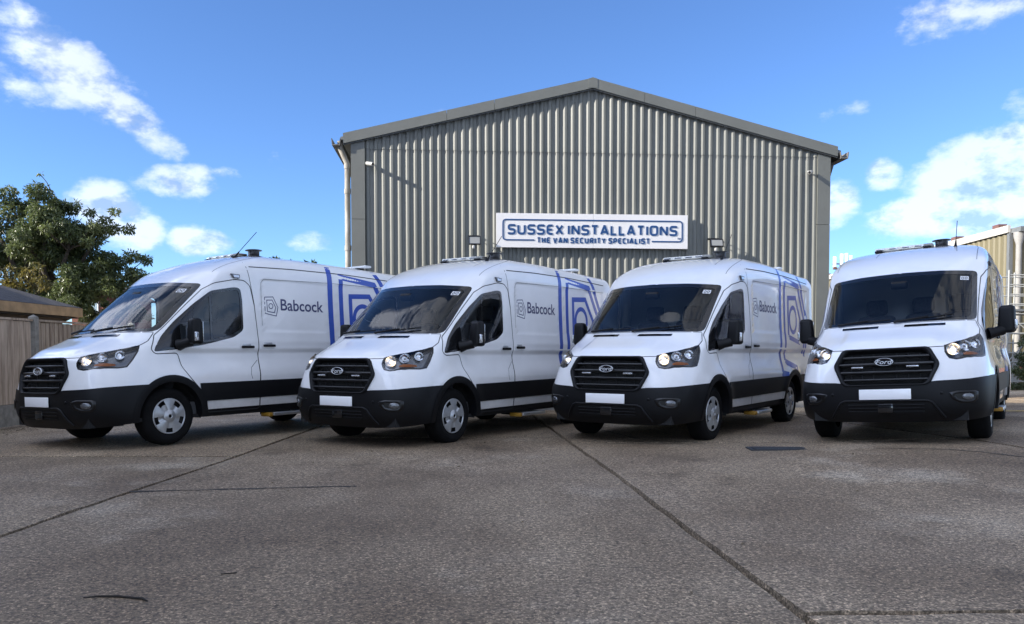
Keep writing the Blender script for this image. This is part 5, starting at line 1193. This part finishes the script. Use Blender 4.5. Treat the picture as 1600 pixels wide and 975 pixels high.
# front face turns the corner to the right; recessed strips and a brick base
def qpt(u, z, d=0.0): return (u, d, z)
for k in range(8):
    pts = []; u0 = .05 + k * 1.2
    for j in range(4):
        for f, d in ((0, 0), (.45, 0), (.6, -.035), (.85, -.035)): pts.append((u0 + (j + f) * .3, d))
    pts.append((u0 + 1.2, 0)); n = len(pts); MB().add([qpt(u, .75, d) for u, d in pts] + [qpt(u, tz0, d) for u, d in pts], [(i, i + 1, n + i + 1, n + i) for i in range(n - 1)]).build('cladding_sheet', TAN, tb, False)
BR1 = mat('brick_orange', (.30, .12, .065), .9, var=.3, vscale=9)
MB().box((.0, .01, 0), (10, .25, .75)).build('plinth', mat('mortar', (.30, .27, .23), .9), tb)
bme = MB().box((0, 0, 0), (.215, .1, .065)).mesh('brick')
for r_ in range(9):
    for c_ in range(9):
        o = ob('brick', bme, BR1, tb); o.location = (.02 + c_ * .225 + (.11 if r_ % 2 else 0), -.012 + random.uniform(-.003, .003), .03 + r_ * .078)
MB().box((.0, -.45, tz0 - .05), (10, .3, tz0 + .10)).build('eaves_gutter', mat('grey_steel', (.3, .31, .31), .6), tb)
px_ = dpt(1592, 500, 24.2).x - cr.x
MB().tube([(px_, -.22, tz0 - .05), (px_, -.22, tz0 - .18), (px_, -.22, tz0 - .42), (px_, -.22, .05)], [.16, .15, .085, .085], 12).build('downpipe', mat('white_pipe', (.26, .25, .23), .6, var=.1, vscale=6), tb)
MB().box((-6 , .3, 0), (10, 14, tz0)).build('core', mat('dark_core', (.05, .05, .05), .9), tb) if False else None
# scaffold tower
TUBE = mat('white_painted_tube', (.30, .30, .28), .5, var=.15, vscale=8)
s0 = dpt(1573, 590, 22.5); s1 = dpt(1606, 590, 22.5); sz = dpt(1573, 425, 22.5).z; sw = s1.x - s0.x
sf = thing('scaffold_tower', 'white tubular scaffold tower standing against the tan building corner', 'scaffold', (s0.x, 22.5, .05))
for x in (0, sw, sw * 2):
    for y in (0, .7): MB().tube([(x, y, 0), (x, y, sz)], .024, 8).build('upright', TUBE, sf)
zz = .25
while zz < sz:
    for y in (0, .7): MB().tube([(0, y, zz), (sw * 2, y, zz)], .018, 6).build('rung', TUBE, sf)
    zz += .27
for a, b in (((0, 0, .3), (sw, 0, 1.3)), ((sw, 0, 1.3), (sw * 2, 0, .3)), ((0, 0, 2.1), (sw * 2, 0, 1.2)), ((0, .7, .3), (sw * 2, .7, 1.6))): MB().tube([a, b], .017, 6).build('brace', TUBE, sf)
MB().box((-.05, -.05, sz * .66), (sw * 2 + .05, .75, sz * .66 + .06)).build('platform', mat('grey_steel', (.3, .31, .31), .6), sf)
tree('climbing_shrub', 'green leafy shrub growing beside the scaffold tower', 'shrub', (dpt(1600, 560, 22).x + .1, 22.0, 0), [lobe(1594, 585, 22, 14), lobe(1600, 560, 22, 14), lobe(1604, 530, 22, 12), lobe(1612, 575, 22, 20), lobe(1615, 540, 22, 16)], 2200, .09, LB, .2, .03)
gc = []
for k in range(40): p = gpt(1560 + k * 3.2, 601); gc.append((p.x * .82 + random.uniform(-.1, .1), 23.0 + random.uniform(-.4, .4), .06 + float(gz(p.x * .82, 23)), random.uniform(.12, .24)))
g_o = leaves('ground_cover', gc, 4200, .075, LB, None, .0); tag(g_o, 'low grey green weeds along the foot of the tan building', 'weeds', kind='stuff')
# far mast with panel antennas
md_ = 70; mp = dpt(1314, 408, md_); ms = thing('antenna_mast', 'white telecom antennas on a mast between the warehouse and rightmost van', 'mast', (mp.x, md_, 0))
MB().tube([(0, 0, 0), (0, 0, mp.z + .4)], .12, 8).build('pole', mat('grey_steel', (.3, .31, .31), .6), ms)
for dx, dz, h_ in ((-.65, -.1, .9), (-.05, .12, .95), (.35, .12, 1.05), (.72, .05, .8)): MB().rbox((dx, -.3, mp.z + dz), (.26, .16, h_), .03).build('antenna_panel', mat('antenna_white', (.78, .78, .76), .5), ms)
MB().box((-.8, -.15, mp.z - .3), (.8, -.05, mp.z - .2)).build('antenna_frame', mat('grey_steel', (.3, .31, .31), .6), ms)
MB().rbox((-.62, -.3, mp.z - .66), (.34, .2, .2), .03).build('amplifier', mat('roof_rust', (.12, .06, .05), .8), ms)

# ================================================================== out of frame: unseen tall block added on the left to shade the yard
tw_ = thing('shade_block', 'tall unseen block added on the left to shade the yard', 'building', (0, 0, 0))
prof_ = [(-26, 0), (11.0, 0), (11.0, 8.1), (5.0, 13.9), (-26, 13.9)]
MB().prism(prof_, lambda u, v, d: (d, u, v), -27, -16).build('wall', mat('shade_block_wall', (.13, .115, .10), .9, var=.2, vscale=2), tw_)
for j in range(3):
    for k in range(8):
        y = -22 + k * 3.2
        wf = MB().box((-16.02, y, 2 + j * 3.7), (-15.97, y + 1.4, 4 + j * 3.7)).build('window', MATS['window_white'], tw_)
        MB().box((-15.968, y + .1, 2.1 + j * 3.7), (-15.962, y + 1.3, 3.9 + j * 3.7)).build('pane', MATS['far_pane'], wf)
